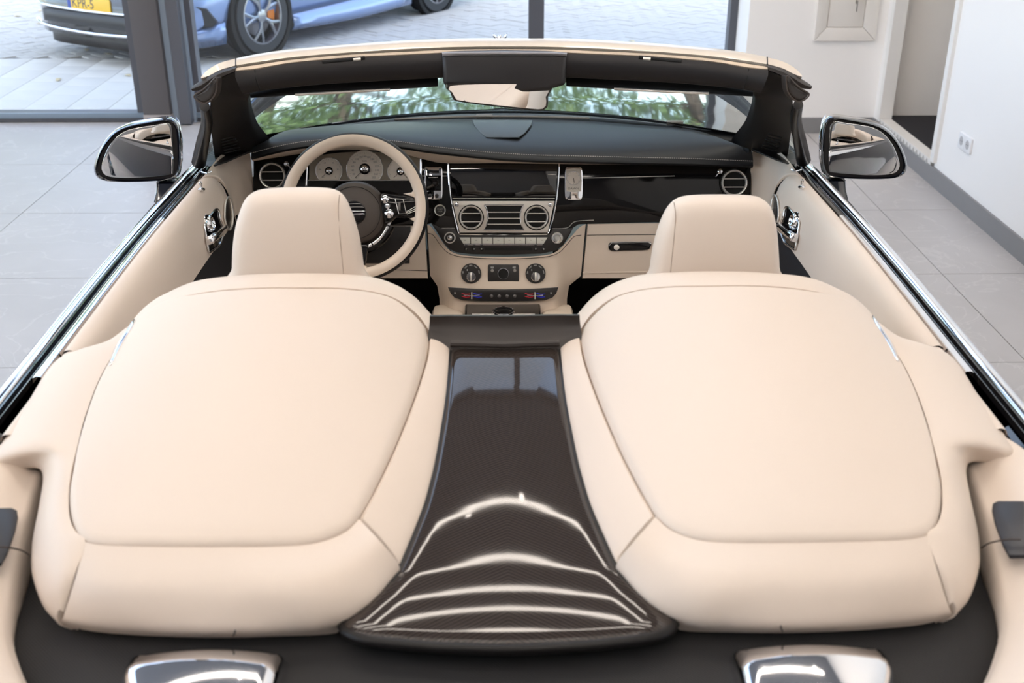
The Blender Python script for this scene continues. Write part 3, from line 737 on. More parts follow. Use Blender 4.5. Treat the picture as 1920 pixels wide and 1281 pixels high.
# front rims
RA = [(247, 615), (262, 598), (284, 579), (318, 562), (390, 547), (470, 540), (560, 539), (640, 540), (700, 547), (744, 561), (783, 590), (806, 622)]
RB = [(238, 622), (252, 598), (276, 573), (308, 552), (372, 526), (470, 515), (560, 512.5), (640, 514), (700, 520), (748, 537), (782, 561), (812, 594)]
def do_rim(s):
    A = [PH(a, b, Hh) + V((0, 0, .0)) for a, b in RA]
    B = [P(b[0], b[1], z=a.z + dz) for a, b, dz in zip(A, RB, (-.035, -.03, -.025, -.02, -.012, -.006, -.004, -.004, -.006, -.010, -.012, -.012))]
    A = arc(A, 60); B = arc(B, 60)
    rows = [[p + V((0, 0, -.015)) for p in A], A, [a.lerp(b, .35) + V((0, 0, .006)) for a, b in zip(A, B)], [a.lerp(b, .75) + V((0, 0, .004)) for a, b in zip(A, B)], B,
            [b + (b - a) * .12 + V((0, 0, -.008)) for a, b in zip(A, B)], [b + (b - a) * .15 + V((0, 0, -.03)) for a, b in zip(A, B)], [b + V((0, 0, -.10)) for b in B]]
    obj('front_rim', G().loft([side(r, s) for r in rows]), CREAM, cow, ang=70)
    # chrome sliver between hump and side wing
    a = [PH(x_, y_, Hh) + V((0, 0, .0065)) for x_, y_ in ((252, 604), (243, 622), (226, 650), (206, 690))]
    b = [PH(x_, y_, Hh) + V((0, 0, .0045)) for x_, y_ in ((247, 606), (233, 626), (215, 655), (204, 690))]
    obj('chrome_sliver', G().loft([side(arc(a, 12), s), side(arc(b, 12), s)]), CHROME, cow, solid=.006, label='narrow chrome blade')
both_sides(do_rim)
# dark centre spine
SP_L = [(845, 644), (841, 700), (836, 750), (820, 855), (804, 925), (790, 970), (751, 1064), (732, 1095), (698, 1129), (658, 1157), (641, 1172), (650, 1184), (690, 1198), (790, 1209), (870, 1213)]
sl = [PH(a, b, Hd, 1.0) for a, b in SP_L]
ol = [(p.x, p.y) for p in sl]; mid = [(0, PH(957, 1215, Hd, .96).y)]
out = ol + mid + [(-x, y) for x, y in ol[::-1]]
n_ = len(out)
# resample without rounding the two front corners
A_ = [(p.x, p.y) for p in arc([V((x, y, 0)) for x, y in out], 180)]
g = G().dome([(x, y) for x, y in A_], lambda x, y: Hd(x, y) + .004, .010, .006, 30, skirt=.004, raw=True)
spine = obj('centre_spine', g, HERR, cow, ang=60, label='glossy dark herringbone spine panel')
bd = [V((x, y, Hd(x, y) - .004)) for x, y in inset2(A_, .001)]
obj('spine_edge', G().tube(bd, .0075, 10), mat('spine_edge_black', (.008, .007, .007), .4, spec=.3), cow)
# brown front lip between the humps
def do_lip():
    bot = [P(803, 624, z=1.054), P(824, 634, z=1.046), P(845, 642, z=1.040)]; bot = bot + [V((0, P(951, 645, z=1.038).y, 1.038))] + mirx(bot)[::-1]
    top = [P(806, 593, z=1.084), P(826, 593, z=1.080), P(850, 592.5, z=1.078)]; top = top + [V((0, P(948, 593, z=1.078).y, 1.078))] + mirx(top)[::-1]
    b = arc(bot, 41); t = arc(top, 41)
    rows = [[p + V((0, -.01, -.012)) for p in b], b] + [[x.lerp(y, q) + V((0, .010 * math.sin(math.pi * q), -.004 * math.sin(math.pi * q))) for x, y in zip(b, t)] for q in (.1, .35, .65, .9)] + [t, [p + V((0, .008, -.001)) for p in t], [p + V((0, .014, -.012)) for p in t], [p + V((0, .012, -.12)) for p in t]]
    obj('front_lip', G().loft(rows), BROWNL, cow, label='dark brown leather lip', ang=60)
do_lip()
# spine cross bar at the front of the panel
g = G(); a = P(845, 645, z=1.042); g.tube([a, V((0, P(951, 648, z=1.042).y, 1.0425)), mirx([a])[0]], .006, 8); obj('lip_piping', g, BROWNL, cow)

# ------------------------------------------------------------------ shelf, chrome plates and rear side trim
shelf_out = []
g = G(); rows = []
ED = [(1.5, .71), (1.3, .672), (1.2, .655), (1.15, .640), (1.10, .612), (1.06, .585), (1.0, .54), (.92, .47), (.84, .40)]
rows = [[V((x * k, y, .924 - .006 * (y < 1.0))) for k in (-1, -.8, -.5, -.2, 0, .2, .5, .8, 1)] for y, x in ED]
rows = [[V((p.x, p.y, .924)) for p in r] for r in rows]
shelf = obj('rear_shelf', G().loft(rows), WEAVE, car, solid=.02, label='black woven cloth shelf behind the cowling')
def do_trim(s):
    st = [(1.62, .715, .99), (1.5, .705, .985), (1.38, .69, .975), (1.3, .675, .965), (1.2, .655, .955), (1.15, .640, .95), (1.10, .612, .948), (1.06, .585, .948), (1.0, .54, .95), (.92, .47, .955), (.84, .40, .96)]
    rows = []
    for y, x, z in st:
        xo = .80 if y < 1.45 else (.785 if y < 1.55 else .72); zo = 1.022 if y > 1.0 else 1.0; z += .008 * (y > 1.2)
        yb = 0
        pr = [V((-x - .004, y, .90)), V((-x, y, .93)), V((-x - .006, y, z - .006)), V((-x - .02, y, z + .006)), V((-(x * .55 + xo * .45), y - .02, (z + zo) / 2 + .008)), V((-(x * .2 + xo * .8), y - .03, zo + .002)), V((-xo, y - .03, zo)), V((-xo - .012, y - .03, zo - .03))]
        rows.append(crn(pr, 3))
    rows = [[rows_i[k] for rows_i in rows] for k in range(len(rows[0]))]
    rows = [crn(r, 3) for r in rows]
    tr = obj('rear_side_trim', G().loft([side(r, s) for r in rows]), CREAM, car, ang=60)
    pts = [(-30, 958), (20, 957), (31, 962), (33, 975), (28, 1000), (14, 1040), (2, 1062), (-30, 1062)]
    q = P(10, 1000, z=.997)
    M, o = pix2d(pts, q, (.42, 0, .9), (0, 1, 0))
    o2 = [(x, y) for x, y in o]; gm = G().prism(o2, .006, M, .003)
    if s > 0: gm.v = mirx(gm.v)
    obj('dark_insert', gm, mat('dark_insert', (.02, .02, .025), .4), tr, label='dark grey inlay plate')
    sm = [P(-20, 1026, z=1.012), P(8, 1026, z=1.006), P(40, 1032, z=.986), P(56, 1042, z=.975)]
    obj('seam', G().tube(side(arc(sm, 10), s), .0012, 6), DARKSEAM, tr)
both_sides(do_trim)
def do_plate(s):
    top = [(232, 1212), (260, 1203), (380, 1201), (500, 1199), (532, 1203), (537, 1216)]
    outl = [(224, 1240), (228, 1218), (245, 1206), (285, 1202), (400, 1200), (500, 1198), (528, 1201), (537, 1212), (528, 1245), (515, 1290), (495, 1325), (450, 1335), (300, 1335), (245, 1315), (224, 1275)]
    q = P(380, 1240, z=.955)
    M, o = pix2d(outl, q, (0, 0, 1), (0, 1, 0))
    o = [(p.x, p.y) for p in arc([V((a, b, 0)) for a, b in o], 80, True)]
    ys = [p[1] for p in o]; y1 = max(ys); y0 = min(ys)
    Hf = lambda x, y: .012 - .35 * max(0, y - (y1 - .05)) - 1.2 * (x) ** 2 - .5 * (y + .02) ** 2
    g = G().dome(o, Hf, .022, .020, 10, M, skirt=.015, raw=True)
    if s > 0: g.v = mirx(g.v)
    obj('chrome_plate', g, CHROME, shelf, label='rounded polished chrome cover', ang=80)
both_sides(do_plate)

# ------------------------------------------------------------------ waist rails and doors
XO_T = [(-.2, .74), (.2, .79), (1.0, .835), (1.6, .847), (1.9, .852), (2.3, .862), (2.7, .858), (3.05, .848), (3.3, .835)]
def XO(y): return sinterp(XO_T, y, .25)
def rail(name, y0, y1, prof, m, label=None, parent=car, n=40):
    for s in (-1, 1):
        rows = []
        for dx, z in prof:
            rows.append([V((s * (XO(y) - dx), y, z)) for y in [y0 + (y1 - y0) * i / n for i in range(n + 1)]])
        obj(name, G().loft(rows), m, parent, ang=60, label=label)
rail('waist_chrome', .3, 3.02, [(-.006, 1.005), (-.004, 1.018), (.002, 1.027), (.012, 1.030), (.021, 1.027), (.024, 1.018)], CHROME, 'polished chrome waist strip')
rail('window_seal', .3, 3.0, [(.024, 1.018), (.026, 1.026), (.030, 1.027), (.033, 1.020), (.037, 1.020), (.040, 1.029), (.044, 1.030), (.0455, 1.02)], PIANO, 'black window slot seal')
rail('inner_chrome', 1.70, 2.52, [(.0455, 1.02), (.046, 1.030), (.053, 1.0335), (.061, 1.032), (.0625, 1.022)], CHROME, 'chrome strip on the door top')
rail('inner_gloss', 2.52, 2.95, [(.0455, 1.02), (.046, 1.030), (.053, 1.0335), (.061, 1.032), (.0625, 1.022)], PIANO, 'gloss black strip on the door top')
DPROF = [(.0625, 1.020), (.066, 1.031), (.078, 1.034), (.094, 1.026), (.106, 1.005), (.116, .972), (.122, .935), (.127, .895)]
def do_door(s):
    ys = [1.80 + .05 * i for i in range(22)]
    rows = []
    for dx, z in crn([V((a, 0, b)) for a, b in DPROF], 3) and [(p.x, p.z) for p in crn([V((a, 0, b)) for a, b in DPROF], 3)]:
        yend = 2.80 + .06 * min(1, max(0, (dx - .066) / .045)) + .02
        rows.append([V((s * (XO(y) - dx - .012 * max(0, 1 - abs(y - 2.0) / .25) * max(0, min(1, (1.0 - z) / .1))), y, z)) for y in [1.80 + (yend - 1.80) * i / 30 for i in range(31)]])
    e = [[p for p in r] + [r[-1] + V((s * .006, .006, -.004)), r[-1] + V((s * .03, .008, -.01))] for r in rows]
    door = obj('door_panel', G().loft(e), CREAM, car, ang=60, label='cream leather inner door')
    low = [(.127, .895), (.124, .885), (.120, .80), (.11, .55), (.06, .42)]
    obj('door_carpet', G().loft([[V((s * (XO(y) - dx), y, z)) for y in (1.8, 2.1, 2.4, 2.7, 2.92)] for dx, z in low]), CARPET, door)
    # lock pin
    b = P(378, 357, z=1.030)
    if s > 0: b = mirx([b])[0]
    g = G(); M = Matrix.Translation(b + V((0, 0, .001)))
    g.lathe([(.009, 0), (.009, .003), (.004, .005), (.0028, .008), (.0032, .018), (.0036, .020), (.002, .022)], M, 16); obj('lock_pin', g, CHROME, door)
    # speaker grille and handle sit on the inner face
    ztab = sorted([(z, dx) for dx, z in DPROF[2:]])
    def facepix(px, py):
        d = ray(px, py); t = 1.8
        while t < 4:
            p = CAM + d * t
            if abs(p.x) > XO(p.y) - interp(ztab, p.z) and p.z < 1.034: break
            t += .002
        return p
    n = V((.93, -.02, .24)).normalized()
    def patch(pxs, off, ks=(1, .8, .5, .2, .02)):
        o = arc([V((x, y, 0)) for x, y in pxs], 48, True); c = sum(o, V((0, 0, 0))) / 48
        rr = [[facepix(*(c + (p - c) * k).xy) + n * off for p in o] for k in ks]
        return G().loft(rr, cu=True, cap1=True), G().tube([p + n * .001 for p in rr[0]], .0030, 8, closed=True)
    sp = [(418.5, 400), (420, 382), (424, 371), (428, 372), (432, 388), (434, 408), (432, 425), (427, 432), (422, 424), (419, 412)]
    g, g2 = patch(sp, .003)
    hd = [(398, 396.5), (406, 394), (410, 412), (415.5, 426), (414, 444), (407, 462), (391, 473), (388, 470), (384, 445), (381, 427), (382, 421)]
    g4, g3 = patch(hd, .003)
    qh = facepix(398, 435) + n * .006
    Mh, oh = pix2d(hd, qh, n); oh = [(p.x, p.y) for p in arc([V((a, c, 0)) for a, c in oh], 60, True)]
    # cup and lever
    cxh = sum(p[0] for p in oh) / len(oh); cyh = sum(p[1] for p in oh) / len(oh)
    g5 = G().lathe([(.024, -.004), (.021, .006), (.015, .009), (.010, .003), (0, .002)], Mh @ Matrix.Translation((cxh, cyh + .022, 0)), 24)
    M2, lev = pix2d([(385, 444), (393, 440), (405, 431), (414, 423), (415, 430), (413, 440), (404, 448), (394, 456), (389, 460), (386, 452)], qh, n)
    g6 = G().prism(lev, .020, M2, .006)
    for gg, nm, mm in ((g, 'speaker_grille', mat('speaker_metal', (.42, .37, .32), .3, 1)), (g2, 'speaker_ring', SATIN), (g3, 'handle_bezel', CHROME), (g4, 'handle_recess', PIANO), (g5, 'handle_cup', CHROME), (g6, 'door_lever', CHROME)):
        if s > 0: gg.v = mirx(gg.v)
        obj(nm, gg, mm, door, ang=50)
both_sides(do_door)
# rear quarter trim behind the door and A-panel in front of it
def do_quarter(s):
    rows = []
    for dx, z in [(p.x, p.z) for p in crn([V((a, 0, b)) for a, b in DPROF], 3)]:
        rows.append([V((s * (XO(y) - dx - .004), y, z + .001 - (.004 if y > 1.79 else 0))) for y in (1.5, 1.6, 1.7, 1.76, 1.788, 1.803)])
    obj('quarter_trim', G().loft(rows), CREAM, car, ang=60)
    d = [(p.x, p.z) for p in crn([V((a, 0, b)) for a, b in DPROF], 2)]
    n = len(d); A = []; B = []; Cc = []
    for i, (dx, z) in enumerate(d):
        k = i / (n - 1); ye = 2.84 + .06 * min(1, max(0, (dx - .066) / .045))
        A.append(V((-(XO(ye) - dx), ye, z)))
        B.append(V((-(.775 - .035 * k), 2.99 - .02 * k, 1.044 - .16 * k ** 1.3)))
        Cc.append(V((-(.742 - .02 * k), 3.08 - .05 * k, 1.056 - .18 * k ** 1.2)))
    D_ = [V((-.712, 3.10, 1.062 - .2 * i / (n - 1))) for i in range(n)]
    E_ = [p + V((0, -.008, -.005)) for p in A]
    rows = [crn([A[i] + V((0, .003, -.012)), A[i] + V((0, .006, 0)), B[i], Cc[i], D_[i]], 4) for i in range(n)]
    ap = obj('pillar_panel', G().loft([side(r, s) for r in rows]), CREAM, car, ang=60)
    q = P(465, 350, x=-.735); nn = V((.85, -.5, .2)).normalized()
    M, o = pix2d([(459, 352), (460, 340), (465, 333), (470, 338), (472, 350), (470, 364), (466, 370), (461, 364)], q, nn); o = [(p.x, p.y) for p in arc([V((a, c, 0)) for a, c in o], 30, True)]
    g = G().dome(o, lambda x, y: .004, .004, .004, 5, M, raw=True); g2 = G().tube([M @ V((x, y, .003)) for x, y in o], .0025, 6, closed=True)
    for gg, nm, mm in ((g, 'tweeter_grille', mat('speaker_metal', (.42, .37, .32), .3, 1)), (g2, 'tweeter_ring', SATIN)):
        if s > 0: gg.v = mirx(gg.v)
        obj(nm, gg, mm, ap)
both_sides(do_quarter)

# ------------------------------------------------------------------ windscreen frame
def Yp(s): return 2.75 - .40 * s * s - 1.2 * max(0, s - .56) ** 2
def hrow(pts, dy):
    L = [PY(a, b, Yp, dy) for a, b in pts]; c = L[-1].copy(); c.x = 0; L = L[:-1]
    return L + [c] + mirx(L)[::-1]
R1 = hrow([(441, 110), (480, 102), (540, 93.5), (610, 87), (680, 81.5), (760, 76.5), (821, 74), (880, 73), (938, 72.7)], 0)
R2 = hrow([(441, 123), (480, 116.5), (540, 108), (610, 101.5), (680, 96.5), (760, 92), (821, 89), (880, 87.5), (938, 87)], -.035)
R3 = hrow([(441, 128), (480, 122), (540, 113), (610, 106), (680, 101), (760, 97), (821, 94), (880, 92.5), (938, 92)], -.042)
R4 = hrow([(441, 134), (480, 131), (540, 120), (610, 113), (680, 107.5), (760, 104), (821, 101), (880, 99), (938, 98)], -.055)
R5 = hrow([(441, 144), (480, 140), (540, 130), (610, 123), (680, 117), (760, 113), (821, 110), (880, 109), (938, 108)], -.066)
R6 = hrow([(455, 176), (490, 169), (540, 163), (610, 156.5), (680, 152.5), (760, 148), (821, 145), (880, 143), (938, 142)], -.062)
wf_ = obj('windscreen_frame', G().loft([arc([p + V((0, .075, -.035)) for p in R1], 60), arc([p + V((0, .03, -.004)) for p in R1], 60), arc(R1, 60), arc([a.lerp(b, .5) + V((0, 0, .001)) for a, b in zip(R1, R2)], 60), arc(R2, 60), arc([p + V((0, .004, -.006)) for p in R2], 60)]), mat('champagne_paint', (.70, .62, .53), .3, .25, coat=.6), car, ang=60, label='champagne coloured windscreen header strip')
obj('header_groove', G().loft([arc([p + V((0, .004, -.006)) for p in R2], 60), arc([p + V((0, .004, -.004)) for p in R3], 60)]), MATTE, wf_)
obj('header_moulding', G().loft([arc([p + V((0, .004, -.004)) for p in R3], 60), arc(R3, 60), arc([a.lerp(b, .7) for a, b in zip(R3, R4)], 60), arc([p + V((0, .004, -.003)) for p in R4], 60)]), mat('bronze_moulding', (.36, .30, .24), .35, .7), wf_, label='thin bronze moulding')
rows = [arc(r, 80) for r in ([p + V((0, .004, -.003)) for p in R4], R4, R5, [a.lerp(b, .5) + V((0, -.004, 0)) for a, b in zip(R5, R6)], R6, [p + V((0, .02, -.006)) for p in R6], [p + V((0, .09, .006)) for p in R6])]
obj('header_leather', G().loft(rows), BLACKL, wf_, ang=70, label='dark leather header lining')
for s in (-1, 1):   # slots, seams
    for (a, b) in (((478, 131), (488, 170)),):
        p0 = PY(a[0], a[1], Yp, -.057); p1 = PY((a[0] + b[0]) / 2 - 2, (a[1] + b[1]) / 2, Yp, -.068); p2 = PY(b[0], b[1], Yp, -.064)
        obj('lining_joint', G().tube(side(arc([p0, p1, p2], 8), s), .0015, 6), VOID, wf_)
    q = PY(640, 113, Yp, -.06); sl_ = [PY(604, 117, Yp, -.0585), PY(640, 113.5, Yp, -.0585), PY(684, 108.5, Yp, -.0585)]
    obj('latch_slot', G().tube(side(arc(sl_, 10), s), .0045, 8), VOID, wf_)
    g = G(); p = PY(662, 112, Yp, -.060); g.tube(side([p, PY(676, 110.5, Yp, -.060)], s), .0045, 8); obj('latch_plate', g, SATIN, wf_)
    # corner of the champagne strip
    ca = [PY(441, 110, Yp, 0), PY(413, 118, Yp, 0), PY(391, 130, Yp, 0), PY(377, 144, Yp, -.01)]; cb = [PY(441, 123, Yp, -.035), PY(413, 131, Yp, -.03), PY(394, 141, Yp, -.025), PY(377, 147, Yp, -.02)]
    ca = arc(ca, 14); cb = arc(cb, 14)
    obj('corner_strip', G().loft([side(r, s) for r in ([p + V((0, .07, -.04)) for p in ca], ca, [a.lerp(b, .5) for a, b in zip(ca, cb)], cb, [p + V((0, .01, -.01)) for p in cb])]), MATS['champagne_paint'], wf_)
    # joint
    obj('strip_joint', G().tube(side([PY(442, 109.5, Yp, 0), PY(442, 123, Yp, -.035)], s), .0016, 6), MATTE, wf_)
    # pointed seal: upper horn and lower flap
    up1 = [PY(444, 124, Yp, -.04), PY(415, 132, Yp, -.035), PY(394, 142, Yp, -.03), PY(374, 155, Yp, -.02), PY(358, 165, Yp, -.01)]
    up2 = [PY(440, 134, Yp, -.055), PY(416, 144, Yp, -.05), PY(398, 156, Yp, -.045), PY(380, 168, Yp, -.035), PY(361, 171, Yp, -.02)]
    a, b = arc(up1, 16), arc(up2, 16)
    obj('seal_horn', G().loft([side(r, s) for r in ([p + V((0, .03, 0)) for p in a], a, [x.lerp(y, .5) + V((0, -.006, .002)) for x, y in zip(a, b)], b, [p + V((0, .03, 0)) for p in b])]), mat('seal_rubber', (.028, .022, .019), .5), wf_)
    fl = [(406, 146), (405, 168), (401, 180), (392, 190), (382, 194), (371, 190), (363, 182), (366, 177), (378, 170), (392, 158), (400, 149)]
    q = PY(388, 172, Yp, -.06); M, o = pix2d(fl, q, (-.15, -1, .15)); o = [(p.x, p.y) for p in arc([V((x, y, 0)) for x, y in o], 50, True)]
    g = G().dome(o, lambda x, y: 0, .008, .010, 5, M, raw=True, skirt=.02)
    if s > 0: g.v = mirx(g.v)
    obj('seal_flap', g, MATS['seal_rubber'], wf_)
    g = G().tube([M @ V((x, y, -.002)) for x, y in o], .002, 6, closed=True)
    if s > 0: g.v = mirx(g.v)
    obj('seal_edge', g, mat('seal_edge', (.06, .045, .038), .5), wf_)
# A-pillars
def do_pillar(s):
    stn = [  # outer px, y | inner px, y | glass edge px, y
        ((446, 133), (470, 178), (474, 176), 2.57, 2.62, 2.69),
        ((412, 150), (467, 180), (471, 178), 2.565, 2.64, 2.71),
        ((396, 182), (465, 188), (470, 186), 2.60, 2.67, 2.75),
        ((394, 225), (464, 206), (474, 206), 2.72, 2.76, 2.85),
        ((398, 260), (468, 232), (484, 232), 2.87, 2.90, 2.99),
        ((402, 292), (478, 262), (504, 258), 3.00, 3.03, 3.12),
        ((405, 312), (482, 282), (510, 270), 3.06, 3.08, 3.18)]
    rows = []
    for a, b, c, ya, yb, yc in stn:
        A, B, C_ = P(*a, y=ya), P(*b, y=yb), P(*c, y=yc)
        rows.append([A + V((-.012, .06, -.0)), A, A.lerp(B, .35) + V((0, -.016, .004)), A.lerp(B, .7) + V((0, -.016, .004)), B, B.lerp(C_, .4), C_, C_ + V((-.03, .03, 0))])
    cols = [crn([r[k] for r in rows], 5) for k in range(8)]
    pl = obj('windscreen_pillar', G().loft([side(c, s) for c in cols]), BLACKL, car, ang=50, label='black leather windscreen pillar')
    # vent grille in the pillar foot
    for k in range(6):
        y = 258 + k * 5
        a, b = P(414 + k * 1.5, y + 4, y=2.86 + .026 * k - .02), P(440 + k * 2.5, y - 3, y=2.86 + .026 * k - .02)
        obj('vent_slat', G().tube(side([a, b], s), .0018, 6), VOID, pl)
    # outer post and quarter glass
    o1 = [P(384, 200, y=2.62), P(388, 228, y=2.72), P(380, 268, y=2.85), P(373, 304, y=2.94)]
    rr = [.014, .016, .017, .018]
    obj('quarter_post', G().tube(side(arc(o1, 14), s), [.012 + .008 * i / 13 for i in range(14)], 10), mat('post_black', (.012, .011, .012), .3), pl)
    gl_ = [P(391, 236, y=2.78), P(381, 300, y=2.95), P(403, 300, y=3.0)]
    obj('quarter_glass', G().add(side(gl_, s), [(0, 1, 2)]), CGLASS, pl, smooth=False, solid=.004)
    bs = [P(374, 310, z=1.03), P(392, 312, z=1.034), P(404, 309, z=1.036), P(425, 302, z=1.040), P(455, 289, z=1.044), P(482, 275, z=1.044), P(470, 262, z=1.044), P(400, 280, z=1.04)]
    g = G(); g.add(side(bs, s), [(0, 1, 2, 7), (2, 3, 4, 7), (4, 5, 6, 7)]); obj('pillar_foot', g, MATTE, pl, smooth=False, solid=.004)
    ck = [P(378, 322, z=1.034), P(388, 325, z=1.034), P(396, 322, z=1.034)]
    obj('door_gap_clip', G().tube(side(arc(ck, 8), s), .0025, 6), CHROME, pl)
both_sides(do_pillar)
# windscreen
rows = []
for j in range(13):
    q = j / 12; r = []
    for i in range(33):
        s = -1 + i / 16
        xt, xb = .62 * s, .76 * s
        a = V((xt, Yp(abs(xt)) + .03, 1.372 - .065 * s * s)); b = V((xb, 3.43 - .50 * xb * xb, 1.058 - .01 * s * s))
        r.append(a.lerp(b, q) + V((0, .008, .012)) * (4 * q * (1 - q)))
    rows.append(r)
ws = obj('windscreen', G().loft(rows), CGLASS, car, label='clear windscreen glass')
frit = []
for q in (.955, 1.0):
    r = []
    for i in range(33):
        s = -1 + i / 16; xt, xb = .62 * s, .76 * s
        a = V((xt, Yp(abs(xt)) + .03, 1.372 - .065 * s * s)); b = V((xb, 3.43 - .50 * xb * xb, 1.058 - .01 * s * s)); r.append(a.lerp(b, q) + V((0, -.004, -.002)))
    frit.append(r)
obj('frit_band', G().loft(frit), mat('frit_black', (.006, .006, .007), .3), ws)
# sun visors
def do_visor(s):
    t = [PY(470, 172, Yp, .02), PY(560, 158, Yp, .02), PY(700, 148, Yp, .02), PY(821, 141, Yp, .02)]
    b = [PY(471, 184, Yp, .0), PY(560, 178, Yp, .0), PY(700, 170.5, Yp, .0), PY(821, 162.5, Yp, .0)]
    t, b = arc(t, 30), arc(b, 30); rows = []
    for q in range(10):
        a = 2 * math.pi * q / 10; rows.append([x.lerp(y, .5 - .5 * math.cos(a)) + V((0, -.009 * math.sin(a), 0)) for x, y in zip(t, b)])
    vz = obj('sun_visor', G().loft([side(r, s) for r in rows], cv=True), mat('visor_black', (.010, .009, .010), .5), car)
    c = [PY(553, 177.5, Yp, -.012), PY(640, 173, Yp, -.012), PY(731, 167.8, Yp, -.012)]
    obj('visor_strip', G().tube(side(arc(c, 14), s), .0035, 8), SATIN, vz, label='satin metal strip')
both_sides(do_visor)
# roof console and inner mirror
q = V((0, 2.672, 1.35)); n = V((0, -1, .08)).normalized()
CONS = mat('console_black', (.022, .020, .021), .45)
g = pp([(828, 99), (860, 97.5), (945, 96.5), (1030, 97.5), (1063.5, 100), (1061, 154), (1057, 160), (1035, 166), (1030, 170), (990, 173.5), (945, 175), (900, 174), (860, 170), (852, 165), (834, 160), (831, 155)], q, n, .07, .012, z0=-.06)
rc = obj('roof_console', g, CONS, car, label='black leather roof console', ang=50)
g = pp([(829, 98), (860, 97), (945, 96), (1030, 97), (1063, 99), (1062, 104.5), (1030, 103.5), (945, 103), (860, 103.5), (830, 104.5)], q, n, .012, .004, z0=.002); obj('console_edge', g, mat('edge_sheen', (.25, .24, .25), .35), rc, label='front edge of the console with its highlight painted pale')  # pale strip paints the sheen along the leather edge
mo = [(849, 160), (847, 176), (849, 186), (857, 191), (900, 197.5), (950, 203), (1000, 208), (1016, 209), (1025, 205), (1029, 196), (1028, 182), (1022, 160)]
qm = V((0, 2.655, 1.29)); nm = V((.15, -1, .0)).normalized()
mi = obj('inner_mirror', pp(mo, qm, nm, .03, .004, z0=-.032, smooth=50), mat('mirror_shell', (.02, .016, .014), .35), car)
mg = [(852, 160), (851, 176), (853, 183), (860, 188), (900, 193.5), (950, 199), (1000, 204), (1013, 204.5), (1021, 202), (1024, 194), (1023, 182), (1017, 160)]
obj('mirror_face', pp(mg, qm, nm, .002, 0, z0=-.001, smooth=50), MIRR, mi, smooth=False)
g = G(); g.tube([V((0, 2.71, 1.36)), V((0, 2.675, 1.31))], .012, 10); obj('mirror_stem', g, MATTE, mi)
# ------------------------------------------------------------------ dashboard
FN = V((0, -math.cos(rad(20)), math.sin(rad(20)))); FQ = V((0, 3.08, .913))
def F(px, py, off=0):
    p, t = Pn(px, py, FQ + FN * off, FN); return p
FS = Pn(944, 380, FQ, FN)[1] / FPX          # metres per pixel on the fascia
def FM(px, py, off=0): return frame(F(px, py, off), FN)
def fp(pts, off, h, bev=0, smooth=0, g=None):
    return pp(pts, FQ + FN * off, FN, h, bev, 0, g, smooth=smooth)
E0 = [(471, 292, 3.05), (527, 278, 3.03), (584, 269, 3.015), (660, 264, 3.01), (740, 270, 3.015), (800, 279, 3.02), (860, 286, 3.03), (930, 293, 3.035), (1000, 297, 3.035), (1100, 299.5, 3.035), (1200, 301.5, 3.035), (1300, 303.5, 3.04), (1412, 307, 3.05)]
EB = [(482, 284), (527, 254), (584, 245), (660, 238), (740, 232), (800, 229.5), (860, 228), (930, 227), (1000, 227.5), (1100, 231), (1200, 239), (1300, 248), (1404, 286)]
e0 = [P(a, b, y=y) for a, b, y in E0]; eb = [P(a, b, z=1.045) for a, b in EB]
eb[0] = P(482, 284, z=1.04); eb[-1] = P(1404, 286, z=1.04)
e0a, eba = arc(e0, 80), arc(eb, 80)
rows = [[p + V((0, .02, -.016)) for p in e0a], [p + V((0, .0, -.012)) for p in e0a], [p + V((0, -.004, -.005)) for p in e0a], e0a, [a.lerp(b, .06) + V((0, 0, .008)) for a, b in zip(e0a, eba)]] + \
       [[a.lerp(b, q) + V((0, 0, .010 + .010 * math.sin(math.pi * q))) for a, b in zip(e0a, eba)] for q in (.2, .4, .6, .8, .95)] + [eba, [p + V((0, .015, -.006)) for p in eba]]
dash = obj('dashboard', G().loft(rows), DASHL, car, ang=60, label='dashboard with black leather top and gloss black fascia')
st_ = [p + V((0, -.001, .0035)) for p in [a.lerp(b, .03) for a, b in zip(e0a, eba)]]
g = G()
for i in range(0, 79):
    for q in (0, .34, .67):
        a = st_[i].lerp(st_[i + 1], q); b = st_[i].lerp(st_[i + 1], q + .2); g.tube([a + V((0, 0, .0035)), b + V((0, 0, .0035))], .0009, 4)
obj('stitching', g, mat('pale_thread', (.42, .38, .36), .7), dash)['kind'] = 'stuff'
# black shelf up to the glass, defroster vent and centre speaker lid
sh = [[V((.76 * s, 3.43 - .50 * (.76 * s) ** 2, 1.050)) for s in [-1 + i / 20 for i in range(41)]], [V((.73 * s, 3.38 - .50 * (.73 * s) ** 2, 1.042)) for s in [-1 + i / 20 for i in range(41)]], [V((.66 * s, 3.30 - .14 * s * s, 1.03)) for s in [-1 + i / 20 for i in range(41)]]]
obj('windscreen_shelf', G().loft(sh), mat('shelf_black', (.006, .006, .007), .7), dash, solid=.01)
def zpatch(pts, z, m, name, h=.004, lab=None, bev=.001):
    q = P(pts[0][0], pts[0][1], z=z); M, o = pix2d(pts, q, (0, -.05, 1), (0, 1, 0)); return obj(name, G().prism(o, h, M, bev), m, dash, label=lab)
zpatch([(886, 227), (998, 227), (996, 236), (985, 250), (972, 259), (912, 259), (900, 250), (889, 236)], 1.063, mat('lid_grey', (.045, .055, .065), .45), 'speaker_lid', lab='grey speaker lid on the dash top', h=.003)
zpatch([(619, 240), (700, 234), (785, 229), (783, 241), (776, 244), (619, 246)], 1.055, mat('vent_grey', (.05, .045, .045), .5), 'defroster_vent')
zpatch([(636, 244), (768, 234.5), (767, 241), (700, 243)], 1.0585, VOID, 'defroster_slot', h=.002)
